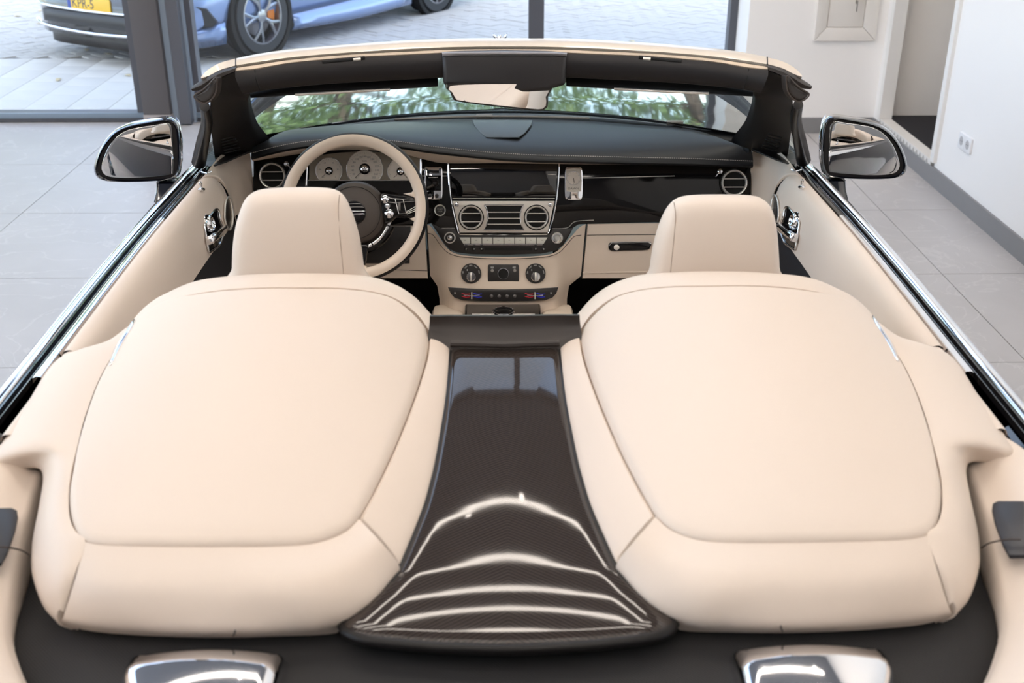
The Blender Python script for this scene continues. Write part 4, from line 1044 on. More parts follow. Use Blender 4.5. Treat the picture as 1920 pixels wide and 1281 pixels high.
# cream brow under the pad
BB = [(477, 302, 3.075), (527, 294, 3.07), (584, 286, 3.06), (660, 281, 3.055), (740, 286, 3.06), (795, 299, 3.075), (835, 306, 3.085), (930, 306, 3.085), (1000, 306.5, 3.085), (1100, 307, 3.085), (1200, 308, 3.085), (1300, 309.5, 3.085), (1408, 312, 3.085)]
bb = arc([P(a, b, y=y) for a, b, y in BB], 80)
tb = [p + V((0, .004, -.012)) for p in e0a]
rows = [[p + V((0, .01, .004)) for p in tb], tb] + [[a.lerp(b, q) + V((0, -.006 * math.sin(math.pi * q), 0)) for a, b in zip(tb, bb)] for q in (.25, .5, .75)] + [bb, [p + V((0, .05, 0)) for p in bb]]
obj('brow', G().loft(rows), CREAM2, dash, ang=60, label='cream leather brow')
# gloss fascia
FAS = [(478, 302), (527, 292), (584, 284), (660, 279), (745, 285), (800, 298), (838, 304), (1000, 304), (1200, 306), (1407, 309), (1402, 425), (1230, 417), (1100, 420), (1084, 421), (1074, 427), (1067, 441), (1056, 459), (1042, 470), (1014, 475.5), (945, 478), (885, 476.5), (855, 473), (842, 466), (832, 455), (820, 435), (809, 419), (790, 424), (478, 424)]
fas = obj('fascia', fp(FAS, -.02, .02, .002), PIANO, dash, ang=50, label='gloss black fascia')
LOW = [(809, 419), (820, 435), (832, 455), (842, 466), (855, 473), (885, 476.5), (945, 478), (1014, 475.5), (1042, 470), (1056, 459), (1067, 441), (1074, 427), (1060, 429), (1036, 430), (1030, 440), (860, 440), (852, 428), (828, 428)]
obj('switch_panel', fp(LOW, .001, .004, .001), MATTE, dash, label='matt black switch panel')
# centre screen frame: chrome uprights joined below the silver vent plate
def ftube(pts, r, off, n=8): return G().tube([F(a, b, off) for a, b in pts], r, n)
obj('chrome_frame', ftube(crn([V((840.5, 305, 0)), V((841.5, 335, 0)), V((845, 372, 0)), V((852, 408, 0)), V((859, 436, 0))], 4) and [(p.x, p.y) for p in crn([V((840.5, 305, 0)), V((841.5, 335, 0)), V((845, 372, 0)), V((852, 408, 0)), V((859, 436, 0))], 4)] + [(863, 439), (945, 440), (1025, 439)] + [(p.x, p.y) for p in crn([V((1029.5, 436, 0)), V((1037, 408, 0)), V((1043.5, 372, 0)), V((1047, 335, 0)), V((1048.5, 305, 0))], 4)], .0028, .003), CHROME, dash)
scr = obj('centre_screen', fp([(844, 308), (1045, 308), (1042, 368), (848, 368)], .0005, .0015, .0005), mat('screen_black', (.004, .004, .005), .03, coat=1), dash)
obj('screen_line', ftube([(848.5, 372), (1040, 372)], .0010, .003), SATIN, dash)
vp = obj('vent_plate', fp([(848.5, 377), (1039.5, 377), (1027, 436.5), (862, 436.5)], .001, .005, .0015), SILVERP, dash, label='silver plate holding the centre vents')
def vent(px, py, rp, off, name='air_vent', slats=(-7.5, 8)):
    M = FM(px, py, off); r = rp * FS
    o = obj(name, G().lathe([(r * 1.0, 0), (r * 1.0, .007), (r * .94, .010), (r * .88, .009), (r * .84, .003), (r * .82, -.003)], M, 40, cap0=False, cap1=False), CHROMES, car, label='round chrome air vent')
    obj('vent_hole', G().lathe([(r * .88, .0005), (.0, .001)], M, 40, cap0=False), VOID, o)
    obj('vent_shadow_ring', G().lathe([(r * 1.09, -.002), (r * 1.09, .0010), (r * 1.0, .0012)], M, 40, cap0=False, cap1=False), VOID, o)
    for d in slats:
        y = -d * FS; w = math.sqrt(max(0, (r * .86) ** 2 - y * y))
        obj('vent_slat', G().box((0, y, .005), (2 * w, .0030, .006), M, bev=.001), SATIN, o)
    return o
vent(883.5, 408, 22, .0068); vent(1006, 408, 22, .0068); vent(511, 330, 24.5, .003); vent(1376.5, 343, 24.5, .003)
# rectangular centre vent with waisted sides
cv = [(908, 384.5), (982, 384.5), (978, 391), (975.5, 400), (975, 408), (976, 417), (979, 425), (983, 431.5), (907, 431.5), (911, 425), (914, 417), (915, 408), (914.5, 400), (912, 391)]
c0 = obj('centre_vent', ftube(cv + cv[:1], .0020, .008), CHROME, car, label='waisted chrome centre air vent')
obj('vent_hole', fp([(909, 386), (981, 386), (975, 400), (974, 408), (975, 418), (981, 430), (909, 430), (915, 418), (916, 408), (915, 400)], .0058, .0008), VOID, c0, smooth=False)
for y in (398, 409.5, 420.5): obj('vent_slat', ftube([(914.5, y), (975.5, y)], .0016, .009), SATIN, c0)
def knob(px, py, rp, off, m=CHROME, name='knob', parent=dash, h=.012):
    M = FM(px, py, off); r = rp * FS
    return obj(name, G().lathe([(r, 0), (r, h * .3), (r * .6, h * .45), (r * .6, h * .6), (r * .85, h * .75), (r * .7, h), (0, h * 1.08)], M, 20), m, parent)
for x, y in ((856.5, 383.5), (1032, 384)): knob(x, y, 4.2, .006, name='vent_knob')
for x, y, dx, dy in ((537, 307, 8, 8), (1350, 321.5, -8, 10)):
    knob(x, y, 4.5, .002, name='vent_knob'); obj('knob_stem', ftube([(x, y), (x + dx, y + dy)], .0014, .004), CHROME, dash)
# thin chrome lines on the fascia
for a, b in (((789, 330), (796, 330)), ((829, 330), (839, 330)), ((1049.5, 333), (1059, 333)), ((1027, 327.5), (1043, 327.5))): obj('fascia_line', ftube([a, b], .0009, .002), SATIN, dash)
obj('fascia_line', ftube([(1092, 334), (1180, 332), (1265, 330)], .0011, .002), SATIN, dash)
obj('fascia_line', ftube([(828, 428), (853, 428)], .0009, .004), SATIN, dash)
obj('fascia_line', ftube([(p.x, p.y) for p in crn([V((1036, 429, 0)), V((1055, 428.5, 0)), V((1066, 426, 0)), V((1074, 418, 0)), V((1084, 414.5, 0)), V((1113, 413, 0))], 4)], .0010, .003), SATIN, dash)
# clock plaque
q_ = [(1060, 316), (1068, 314), (1083, 314), (1091, 316), (1092.5, 345), (1091, 372), (1083, 375), (1068, 375), (1060, 372), (1058.5, 345)]
ck = obj('clock', fp(q_, .001, .006, .002, smooth=48), CHROME, car, label='silver analogue clock plaque with the word DAWN')
obj('clock_plate', fp([(1061.5, 317.5), (1075, 316), (1089.5, 317.5), (1090.5, 340), (1089, 359), (1075.5, 360.5), (1062, 359), (1060.5, 340)], .0066, .0015, .0004), mat('plaque_silver', (.66, .61, .54), .4, .2), ck)
Mc = FM(1075.3, 334, .0083); rc_ = 12.5 * FS
obj('clock_face', G().lathe([(rc_, 0), (rc_, .0006)], Mc, 40), DIALF, ck)
obj('clock_ring', G().torus(rc_, .0009, Mc, 40, 6), CHROME, ck)
for a, l, w in ((170, .72, .0009), (172, .5, .0013)):
    obj('clock_hand', G().box((0, l * rc_ / 2, .0012), (w, l * rc_, .0005), Mc @ Matrix.Rotation(rad(-a), 4, 'Z')), VOID, ck, smooth=False)
g = G()
for k in range(12): g.box((0, rc_ * .86, .0008), (.0006, rc_ * .13, .0004), Mc @ Matrix.Rotation(rad(30 * k), 4, 'Z'))
obj('hour_mark', g, GREYP, ck, smooth=False)['kind'] = 'stuff'
text('clock_text', 'DAWN', .0085, FM(1075.3, 353.8, .0083) @ Matrix.Diagonal((1.15, 1, 1, 1)), mat('ink', (.05, .045, .04), .5), ck)
obj('clock_knob', G().lathe([(.002, 0), (.002, .003), (.001, .0035)], FM(1075.3, 366, .007), 12), CHROME, ck)
# light switch plaque left of the screen
q_ = [(797, 315), (804, 313.5), (822, 313.5), (829, 315), (830, 345), (829, 371), (822, 374), (804, 374), (797, 371), (796, 345)]
lp = obj('light_switch_panel', fp(q_, .001, .006, .002, smooth=48), CHROME, car, label='chrome framed light switch plaque')
obj('plaque_window', fp([(799, 329), (827, 329), (827, 358), (799, 358)], .0066, .0008, .0003), PIANO, lp)
obj('rotary_switch', G().lathe([(.009, 0), (.009, .008), (.006, .011), (.004, .016)], FM(816, 344, .007), 16), MATTE, lp)
obj('switch_bar', G().tube([F(801, 353, .012), F(818, 344, .016)], .004, 8), mat('switch_brown', (.05, .042, .036), .4), lp)
for x in (806, 819): knob(x, 367, 3.6, .007, MATTE, 'switch_knob', lp, .007)
# start button
def ring_button(px, py, rp, off, inner, name, label=None, parent=car, glassy=False):
    M = FM(px, py, off); r = rp * FS
    o = obj(name, G().lathe([(r, 0), (r, .003), (r * .93, .0045), (r * .80, .003)], M, 32, cap0=False, cap1=False), CHROMES, parent, label=label)
    obj('button_face', G().lathe([(r * .82, .0004), (r * .80, .0022), (r * .55, .0026), (0, .0026)], M, 32), inner, o); return o, M, r
o, M, r = ring_button(825, 394.5, 11, .001, mat('button_black', (.012, .011, .011), .3), 'start_button', 'chrome ringed start button')
text('button_text', 'START', .0055, M @ Matrix.Translation((0, .003, .0036)), mat('dim_print', (.35, .33, .31), .5), o)
text('button_text', 'STOP', .0055, M @ Matrix.Translation((0, -.0035, .0036)), mat('dim_print', (.35, .33, .31), .5), o)
o, M, r = ring_button(843.5, 446, 10.8, .005, MATTE, 'volume_knob', 'chrome volume knob'); obj('knob_cap', G().lathe([(r * .45, .002), (r * .45, .007), (r * .3, .010), (0, .011)], M, 20), CHROME, o)
o, M, r = ring_button(1044.8, 446.5, 10.8, .005, CHROME, 'tuning_knob', 'chrome tuning knob'); obj('knob_cap', G().lathe([(r * .62, .002), (r * .62, .006), (r * .45, .010), (0, .011)], M, 20), mat('cut_glass', (.7, .7, .68), .08, .6), o)
# ivory keys
xs = [861, 882.5, 903.5, 924, 944.8, 965, 985.5, 1005.5, 1027]
for k in range(8):
    a, b = xs[k] + .6, xs[k + 1] - .6; da = 7 if k == 0 else 0; db = -7 if k == 7 else 0
    kk_ = obj('radio_key', fp([(a, 445.5), (b, 445.5), (b + db, 457), (a + da, 457)], .005, .005, .0012), IVORY, dash)
    obj('key_mark', fp([(a + 8, 450), (b - 8, 450), (b - 8, 451), (a + 8, 451)], .0102, .0002), GREYP, dash, smooth=False)
obj('key_rail', ftube([(870, 459), (1018, 459)], .0011, .006), CHROME, dash)
obj('disc_slot', fp([(909, 464.5), (998, 464.5), (998, 469.5), (909, 469.5)], .0048, .0008), VOID, dash, smooth=False)
for x in (874, 889, 903, 1004.5, 1019.5): bk_ = knob(x, 467, 3.8, .005, mat('bead_black', (.03, .03, .03), .12), 'small_button', dash, .006); obj('button_print', G().lathe([(1.1 * FS, 0), (1.1 * FS, .0004)], FM(x, 467, .0113), 10), WHITEP, dash)
# ---- instrument cluster
cl = obj('instrument_cluster', fp([(580, 296), (600, 291), (640, 286), (684, 283.5), (725, 286), (765, 291), (788, 297), (788, 338), (580, 338)], .001, .003, .001), CLUST, car, label='brown grey instrument panel with three round dials')
def dial(px, py, rp, needle, name, step=None, start=225, sweep=270, nums=None, lab=None):
    M = FM(px, py, .0042); r = rp * FS; cut = (py - 337) * FS
    o2 = [(x, max(y, cut)) for x, y in circ(r, 64)]
    d = obj(name, G().prism(o2, .0012, M), DIALF, cl, smooth=False, label=lab)
    pts = [M @ V((x, y, .0016)) for x, y in circ(r, 64) if y > cut]
    i0 = min(range(len(pts)), key=lambda i: 0)
    order = sorted([(math.atan2(y, x) if math.atan2(y, x) > -math.pi / 2 else math.atan2(y, x) + 2 * math.pi, x, y) for x, y in circ(r, 64) if y > cut])
    g = G(); g.tube([M @ V((x, y, .0016)) for _, x, y in order], .0011, 6)
    # sub-parts: ring, ticks, needle and boss
    obj(name.split('_')[0] + '_ring', g, CHROME, cl)
    t = G()
    for k in range(41):
        a = rad(start - sweep * k / 40)
        if r * .9 * math.sin(a) < cut + .003: continue
        l = .10 if k % 4 == 0 else .05
        t.box((r * (.90 - l / 2), 0, .0014), (r * l, .0005, .0003), M @ Matrix.Rotation(a, 4, 'Z'))
    obj('tick_mark', t, GREYP, cl, smooth=False)['kind'] = 'stuff'
    if nums:
        for k, nme in enumerate(nums):
            a = rad(start - sweep * k / (len(nums) - 1))
            if r * .66 * math.sin(a) < cut + .004: continue
            text('dial_number', nme, r * .15, M @ Matrix.Translation((r * .67 * math.cos(a), r * .67 * math.sin(a), .0014)), GREYP, cl, ext=.0001)
    for na in needle:
        a = rad(na); obj('needle', G().box((r * .42, 0, .003), (r * .62, .0010, .0006), M @ Matrix.Rotation(a, 4, 'Z')), VOID, cl, smooth=False)
    obj('dial_boss', G().lathe([(r * .30, .001), (r * .30, .003), (r * .26, .0045), (r * .22, .005)], M, 24), PIANO, cl)
    obj('boss_dome', G().lathe([(r * .22, .004), (r * .20, .007), (r * .12, .009), (0, .0098)], M, 24), CHROME, cl)
dial(617, 320.5, 24.5, (222,), 'power_dial', nums=['100', '80', '60', '40', '20', '0'], lab='cream power reserve dial')
dial(684, 316.8, 34, (222,), 'speed_dial', nums=[str(v) for v in range(0, 281, 20)], lab='large cream speedometer')
dial(751.3, 321.4, 24.7, (222, -45), 'fuel_dial', lab='cream fuel and temperature dial')
text('dial_unit', 'km/h', .006, FM(684, 302, .0058), VOID, cl)
obj('cluster_line', ftube([(578, 338.3), (790, 338.3)], .0012, .005), SATIN, cl)
for x in (575.5, 789.5): obj('cluster_pillar', ftube([(x, 297), (x, 318), (x - 1.5, 349)], .0032, .003), CHROME, cl)
# ---- lower dash, glovebox, centre stack
gb = obj('glove_box', fp([(1101, 420), (1230, 418), (1402, 424), (1396, 522), (1091, 522)], -.012, .012, .004), CREAM2, car, label='cream leather glovebox')
obj('glovebox_seam', ftube([(1101, 441), (1230, 440), (1400, 442)], .0009, .0008), DARKSEAM, gb); obj('glovebox_fold', ftube([(1092, 512), (1230, 510), (1397, 512)], .0035, -.001), CREAM2, gb)
gh = obj('glovebox_handle', fp([(1141, 458), (1147, 454.5), (1170, 453.5), (1215, 453.5), (1221, 456), (1219, 463), (1212, 468.5), (1170, 470), (1147, 470.5), (1141, 466)], .0005, .006, .002, smooth=50), PIANO, gb)
obj('handle_edge', ftube([(1141, 462), (1147, 455), (1170, 454), (1215, 454), (1221, 457)], .0014, .006), CHROME, gb)
obj('key_lock', G().lathe([(.008, 0), (.008, .003), (.004, .004)], FM(1156, 464, .006), 20), SATIN, gb)
kn = obj('knee_panel', fp([(478, 422), (797, 422), (803, 522), (478, 522)], -.012, .012, .004), CREAM2, car, label='cream lower dash panel under the wheel')
obj('panel_seam', ftube([(700, 505), (803, 508)], .0009, .0008), DARKSEAM, kn)
obj('column_shroud', fp([(560, 424), (770, 424), (768, 494), (560, 494)], .0005, .006, .002), MATTE, kn, label='black panel under the steering column')
cols_ = [(799, 806, 820, 824), (808, 813, 824, 829), (822, 826, 832, 836), (845, 846, 848, 850), (880, 880, 880, 880), (945, 945, 945, 945), (1010, 1010, 1010, 1010), (1043, 1043, 1042, 1040), (1068, 1064, 1056, 1052), (1086, 1080, 1064, 1058), (1099, 1091, 1067, 1063)]
offs = [0, .006, .018, .036, .044, .046, .044, .036, .018, .006, 0]
top_py = [420, 425, 443, 471, 480, 482, 480, 472, 447, 427, 420]
rws = []
for ri, py in enumerate((420, 516, 536, 560)):
    rws.append([F(cols_[k][ri], top_py[k] if ri == 0 else py, offs[k] + (.012 if ri > 1 else 0) * min(1, offs[k] / .03)) for k in range(11)])
rws = [crn(r, 5) for r in rws]
top_ = [CAM + (p - CAM) * 1.016 + V((0, 0, -.004)) for p in rws[0]]
bot_ = [p + V((0, -.02, -.10)) for p in rws[3]]
cs = obj('centre_stack', G().loft([top_, rws[0]] + [[a.lerp(b, .5) for a, b in zip(rws[0], rws[1])]] + rws[1:] + [bot_]), CREAM2, car, ang=60, label='cream leather centre stack')
obj('stack_seam', ftube([(p.x, p.y) for p in crn([V((800, 437, 0)), V((812, 441, 0)), V((826, 460, 0)), V((840, 474, 0)), V((860, 481, 0)), V((900, 484.5, 0)), V((945, 485.5, 0)), V((990, 484.5, 0)), V((1028, 481, 0)), V((1048, 474, 0)), V((1062, 460, 0)), V((1076, 444, 0)), V((1090, 441, 0))], 3)], .0010, .047), DARKSEAM, cs)
for x0, x1 in ((800, 806), (1099.5, 1090)): obj('panel_gap', ftube([(x0, 420), (x0 + (x1 - x0) * .5, 470), (x1, 522)], .0018, .001), VOID, cs)
def climate(px):
    M = FM(px, 512.8, .044); r = 18.7 * FS
    o = obj('climate_knob', G().lathe([(r, 0), (r, .010), (r * .94, .013), (r * .5, .013)], M, 40), MATTE, car, label='black climate dial with chrome pointer')
    obj('pointer', G().lathe([(r * .5, .012), (r * .5, .018), (r * .42, .021), (0, .021)], M @ Matrix.Translation((0, -r * .3, 0)), 28), CHROME, o)
    obj('pointer_rib', G().box((0, 0, .022), (r * .18, r * .8, .004), M @ Matrix.Translation((0, -r * .3, 0)), bev=.001), SATIN, o)
    obj('index_mark', G().box((-r * .38, r * .35, .0135), (.0018, .0045, .0008), M), WHITEP, o, smooth=False)
    for tx, a in (('OFF', 172), ('SOFT', 128), ('MED', 92), ('HIGH', 55), ('MAX', 12)):
        text('dial_text', tx, r * .16, M @ Matrix.Rotation(rad(a - 90), 4, 'Z') @ Matrix.Translation((0, r * .80, .0132)), WHITEP, o, ext=.0001)
climate(883.5); climate(1004)
sq = obj('seat_heater_panel', fp([(917, 496), (971, 496), (973, 498), (973, 528), (971, 530.5), (917, 530.5), (915, 528), (915, 498)], .048, .005, .0015), MATTE, car, label='square black switch plate')
obj('centre_ring', G().torus(10 * FS, .0013, FM(943.7, 513.4, .054), 32, 6), CHROME, sq); obj('ring_face', G().lathe([(9.4 * FS, 0), (9.4 * FS, .001)], FM(943.7, 513.4, .053), 28), VOID, sq)
for x in (923, 965): obj('plate_button', G().lathe([(3 * FS, 0), (3 * FS, .002), (2 * FS, .003)], FM(x, 507.5, .053), 14), mat('bead_grey', (.3, .28, .26), .3), sq)
for x in (923, 964):
    for y in (499.5, 501, 502.5): obj('print_line', fp([(x - 3, y), (x + 3, y), (x + 3, y + .6), (x - 3, y + .6)], .0532, .0002), WHITEP, sq, smooth=False)
ts = obj('temperature_panel', fp([(840, 538.5), (890, 541.5), (945, 542.5), (1000, 541.5), (1047, 538.5), (1043, 550), (1036, 558), (1022, 563), (990, 564.5), (945, 565), (900, 564.5), (868, 563), (852, 558), (845, 550)], .060, .008, .002), MATTE, car, label='black temperature slider panel')
for x0 in (884.5, 1003):
    for k, (a, b, m) in enumerate(((-19, -3, RED), (3, 19, BLUE))):
        for y in (551.5, 557): obj('slider_mark', ftube([(x0 + a, y - 1), (x0 + (a + b) / 2, y + .6), (x0 + b, y)], .0011, .069), m, ts)
    obj('slider_track', ftube([(x0 - 15, 553.5), (x0, 555.5), (x0 + 15, 553.5)], .0018, .069), CHROME, ts)
    obj('slider_tab', fp([(x0 - 1, 548), (x0 + 1, 548), (x0 + 1, 561), (x0 - 1, 561)], .0690, .003), SATIN, ts, smooth=False)
for x in (921.6, 936, 950.6, 965): obj('panel_button', G().lathe([(3.4 * FS, 0), (3.4 * FS, .003), (2.4 * FS, .004)], FM(x, 555.4, .068), 14), mat('bead_dark', (.10, .09, .09), .2), ts)
for x in (853, 1033): obj('print_line', fp([(x - .8, 548), (x + .8, 548), (x + .8, 551.5), (x - .8, 551.5)], .0685, .0003), WHITEP, ts, smooth=False)
# centre console running back between the seats
kz = F(944, 566, .05); CZ = kz.z - .005
g = G(); g.box((0, kz.y - .55, CZ - .03), (.215, 1.20, .06), bev=.006); cc = obj('centre_console', g, PIANO, car, label='gloss black centre console')
for s in (-1, 1):
    g = G(); g.box((s * .155, kz.y - .55, CZ - .152), (.095, 1.20, .27), bev=.02); obj('console_side', g, CREAM2, cc)
ep = P(944, 583.5, z=CZ + .006)
obj('controller_ring', G().torus(19 * (ep - CAM).dot(cF) / FPX, .003, Matrix.Translation(ep), 36, 8), CHROME, cc); obj('controller', G().lathe([(.026, -.004), (.026, .002), (.02, .005), (0, .006)], Matrix.Translation(ep), 32), PIANO, cc)
a, b = P(885, 589.5, z=CZ + .001), P(1003, 589.5, z=CZ + .001); obj('console_line', G().tube([a, b], .0016, 6), SATIN, cc)
# under-dash darkness: footwell and cabin floor
g = G(); g.box((0, 2.5, .30), (1.40, 1.9, .03)); tub = obj('cabin_floor', g, CARPET, car, smooth=False, label='black carpeted cabin floor')
for s in (-1, 1):
    g = G(); g.box((s * .44, 3.30, .47), (.56, .03, .36)); obj('footwell_wall', g, CARPET, tub, smooth=False)
    g = G(); g.box((s * .44, 2.55, .325), (.46, .5, .02), bev=.008); obj('floor_mat', g, CARPET, tub)
g = G()
for k in range(7): g.box((-.335 + k * .012, 3.18, .46), (.006, .012, .15))
g.box((-.30, 3.19, .46), (.09, .01, .16)); obj('pedal', g, mat('pedal_rubber', (.03, .027, .025), .6), tub, smooth=False)

# ------------------------------------------------------------------ steering wheel
wc = P(664, 389, y=2.80); WN = V((0, -math.cos(rad(22)), math.sin(rad(22)))); MW = frame(wc, WN); wt = (wc - CAM).dot(cF); WS = wt / FPX
RO = 140 * WS; rr_ = .0175; RC = RO - rr_
sw = None
k_ = 20
def rimpart(j0, j1, m, name, parent):
    rows = []
    for i in range(96):
        a = 2 * math.pi * i / 96
        rows.append([MW @ V(((RC + rr_ * math.cos(2 * math.pi * j / k_)) * math.cos(a), (RC + rr_ * math.cos(2 * math.pi * j / k_)) * math.sin(a), rr_ * .95 * math.sin(2 * math.pi * j / k_))) for j in range(j0, j1 + 1)])
    return obj(name, G().loft(rows, cv=True), m, parent)
sw = rimpart(3, 14, CREAM2, 'steering_wheel', car); sw['label'] = 'steering wheel with cream and black leather rim'
rimpart(14, 23, BLACKL, 'rim_back', sw)
HB = mat('hub_leather', (.055, .042, .034), .5, bump=.06, bscale=900)
hc = MW @ Matrix.Translation((0, -.014, -.012)); hr = 61 * WS
obj('hub', G().lathe([(hr * .98, -.05), (hr, -.02), (hr * .97, -.004), (hr * .9, .006), (hr * .7, .012), (hr * .3, .015), (0, .0155)], hc, 56), HB, sw, label='round dark brown leather hub')
obj('hub_seam', G().torus(hr * .80, .0008, hc @ Matrix.Translation((0, 0, .0095)), 56, 5), VOID, sw)
obj('hub_badge', G().lathe([(.031, .0145), (.031, .0172), (.029, .0180), (0, .0185)], hc, 40), PIANO, sw, label='round black badge with chrome bars')
for dy in (.0035, -.0035): obj('badge_bar', G().box((.012, dy, .0192), (.033, .0022, .001), hc, bev=.0004), CHROME, sw)
for a0, a1 in ((-118, -62), (-60, -22), (-20, 0), (180, 200), (202, 240)): obj('chrome_crescent', G().torus(hr * 1.10, .0050, hc, 24, 8, a0, a1, .8), CHROME, sw)
obj('lower_spoke_ring', G().torus(hr * 1.17, .010, hc @ Matrix.Translation((0, 0, -.012)), 48, 10, -160, -20, 1.2), PIANO, sw)
def wl(px, py, z=0):
    p, t = Pn(px, py, wc + WN * z, WN); l = MW.inverted() @ p; return (l.x, l.y)
spk = [wl(*p) for p in ((713, 362), (735, 363.5), (760, 367), (775, 370), (780, 378), (782.5, 398), (781, 405), (770, 409), (750, 405), (741, 408), (733, 416), (722, 420), (716, 395))]
spk2 = [wl(*p) for p in ((756, 363.5), (772, 361), (780, 350), (789, 344), (794, 372), (783, 374), (772, 368.5))]
spk3 = [wl(*p) for p in ((768, 410.5), (782, 405), (794, 400), (791, 424), (782, 428), (780, 418))]
for s in (1, -1):
    f = lambda o: [(x * s, y) for x, y in o]
    obj('spoke', G().prism(f(spk), .024, MW, .004, z0=-.022), PIANO, sw)
    obj('spoke_joint', G().prism(f(spk2), .022, MW, .004, z0=-.016), CREAM2, sw)
    obj('spoke_joint', G().prism(f(spk3), .022, MW, .004, z0=-.016), CREAM2, sw)
    for px, py, r in ((722, 374, 7.5), (727, 387, 6), (730, 401, 8.5)):
        x, y = wl(px, py); obj('wheel_button', G().lathe([(r * WS, 0), (r * WS, .005), (r * WS * .7, .008), (0, .009)], MW @ Matrix.Translation((x * s, y, .001)), 20), CHROME, sw)
    bx_ = [wl(*p) for p in ((741, 373), (756, 374), (762, 400), (748, 401))]
    g = G().tube([MW @ V((x * s, y, .003)) for x, y in bx_ + bx_[:1]], .0011, 6); obj('scroll_frame', g, SATIN, sw)
    c_ = wl(749, 387); obj('scroll_wheel', G().box((c_[0] * s, c_[1], .003), (.007, .022, .006), MW, bev=.002), mat('scroll_grey', (.12, .11, .10), .3), sw)
    for dy in (-2.5, 0, 2.5):
        a, b = wl(763, 399 + dy), wl(780, 391 + dy * 1.6); obj('spoke_line', G().tube([MW @ V((a[0] * s, a[1], .0025)), MW @ V((b[0] * s, b[1], .0025))], .0009, 6), SATIN, sw)
g = G().prism([(-.022, -.165), (.022, -.165), (.030, -.13), (.036, -.095), (-.036, -.095), (-.030, -.13)], .02, MW, .004, z0=-.022); obj('lower_spoke', g, PIANO, sw)
g = G().prism([(-.046, -.172), (.046, -.172), (.024, -.150), (-.024, -.150)], .020, MW, .006, z0=-.018); obj('spoke_joint', g, CREAM2, sw)
obj('steering_column', G().lathe([(.065, -.30), (.065, -.08), (.055, -.05)], MW @ Matrix.Translation((0, -.02, 0)), 28), MATTE, sw)
for s in (1, -1): obj('column_stalk', G().tube([MW @ V((s * .05, -.02, -.06)), MW @ V((s * .15, -.015, -.055)), MW @ V((s * .185, -.02, -.05))], [.008, .007, .011], 10), MATTE, sw)

# ------------------------------------------------------------------ front seats
def seat(hd, y, seam, xc):
    n = V((0, -1, .16)).normalized(); q = P((hd[0][0] + hd[-1][0]) / 2, 440, y=y)
    M, o = pix2d(hd, q, n); o = [(p.x, p.y) for p in arc([V((a, b, 0)) for a, b in o], 90, True)]
    # seat back under the headrest
    x0 = q.x
    rows = []
    for zz, hw, dd, yo in ((.42, .25, .13, 2.26), (.55, .265, .13, 2.22), (.75, .27, .12, 2.17), (.86, .265, .11, 2.13), (.93, .24, .10, 2.11), (.96, .19, .08, 2.10), (.975, .13, .05, 2.10)):
        rows.append([V((x0 + hw * math.copysign(abs(math.cos(a)) ** .5, math.cos(a)), yo + dd * math.copysign(abs(math.sin(a)) ** .6, math.sin(a)), zz)) for a in [2 * math.pi * i / 40 for i in range(40)]])
    st = obj('front_seat', G().loft(rows, cu=True, cap0=True, cap1=True), CREAM, car, ang=70, label='cream leather front seat')
    g = G(); g.box((x0, 2.47, .47), (.50, .50, .16), bev=.06); obj('seat_cushion', g, CREAM, st)
    ext = [p[0] for p in o]; cx = (max(ext) + min(ext)) / 2; hw = (max(ext) - min(ext)) / 2
    Hf = lambda x, yy: .055 - .030 * abs((x - cx) / hw) ** 3 - .02 * max(0, yy / .1) ** 2
    Hb = lambda x, yy: .050 - .02 * abs((x - cx) / hw) ** 2
    g = G().dome(o, Hf, .022, .03, 8, M, raw=True)
    Mb = M @ Matrix.Diagonal((1, 1, -1, 1)); g.dome(o, Hb, .03, .04, 8, Mb, raw=True)
    b0 = [M @ V((x, yy, Hf(x, yy) - .03)) for x, yy in o]; b1 = [Mb @ V((x, yy, Hb(x, yy) - .04)) for x, yy in o]
    g.loft([b0, b1], cu=True)
    hr_ = obj('headrest', g, CREAM, st, ang=80)
    l = [wlq for wlq in (M.inverted() @ Pn(a, b, q + n * .04, n)[0] for a, b in seam)]
    obj('headrest_seam', G().tube(arc([M @ V((v.x, v.y, Hf(v.x, v.y) - .0005 - .03 * max(0, 1 - (hw - abs(v.x - cx)) / .022) ** 2)) for v in l], 16), .0010, 6), SEAMM, st)
seat([(437, 545), (437, 500), (439, 460), (444, 425), (451, 398), (460, 375), (474, 361), (500, 354.5), (560, 352.5), (605, 353), (630, 357.5), (646, 370), (658, 393), (668, 420), (677, 455), (683, 500), (686, 545)], 2.03, [(636, 366), (634.5, 393), (638, 440), (642, 480), (645, 512)], -.4)
seat([(1214, 545), (1217, 505), (1223, 465), (1233, 428), (1245, 400), (1257, 383), (1274, 371.5), (1300, 367), (1350, 366), (1395, 366.5), (1420, 369), (1436, 378), (1446, 394), (1452, 420), (1456, 455), (1459, 500), (1460, 545)], 2.03, [(1264, 380), (1266, 402), (1263, 440), (1259, 480), (1256, 512)], .4)

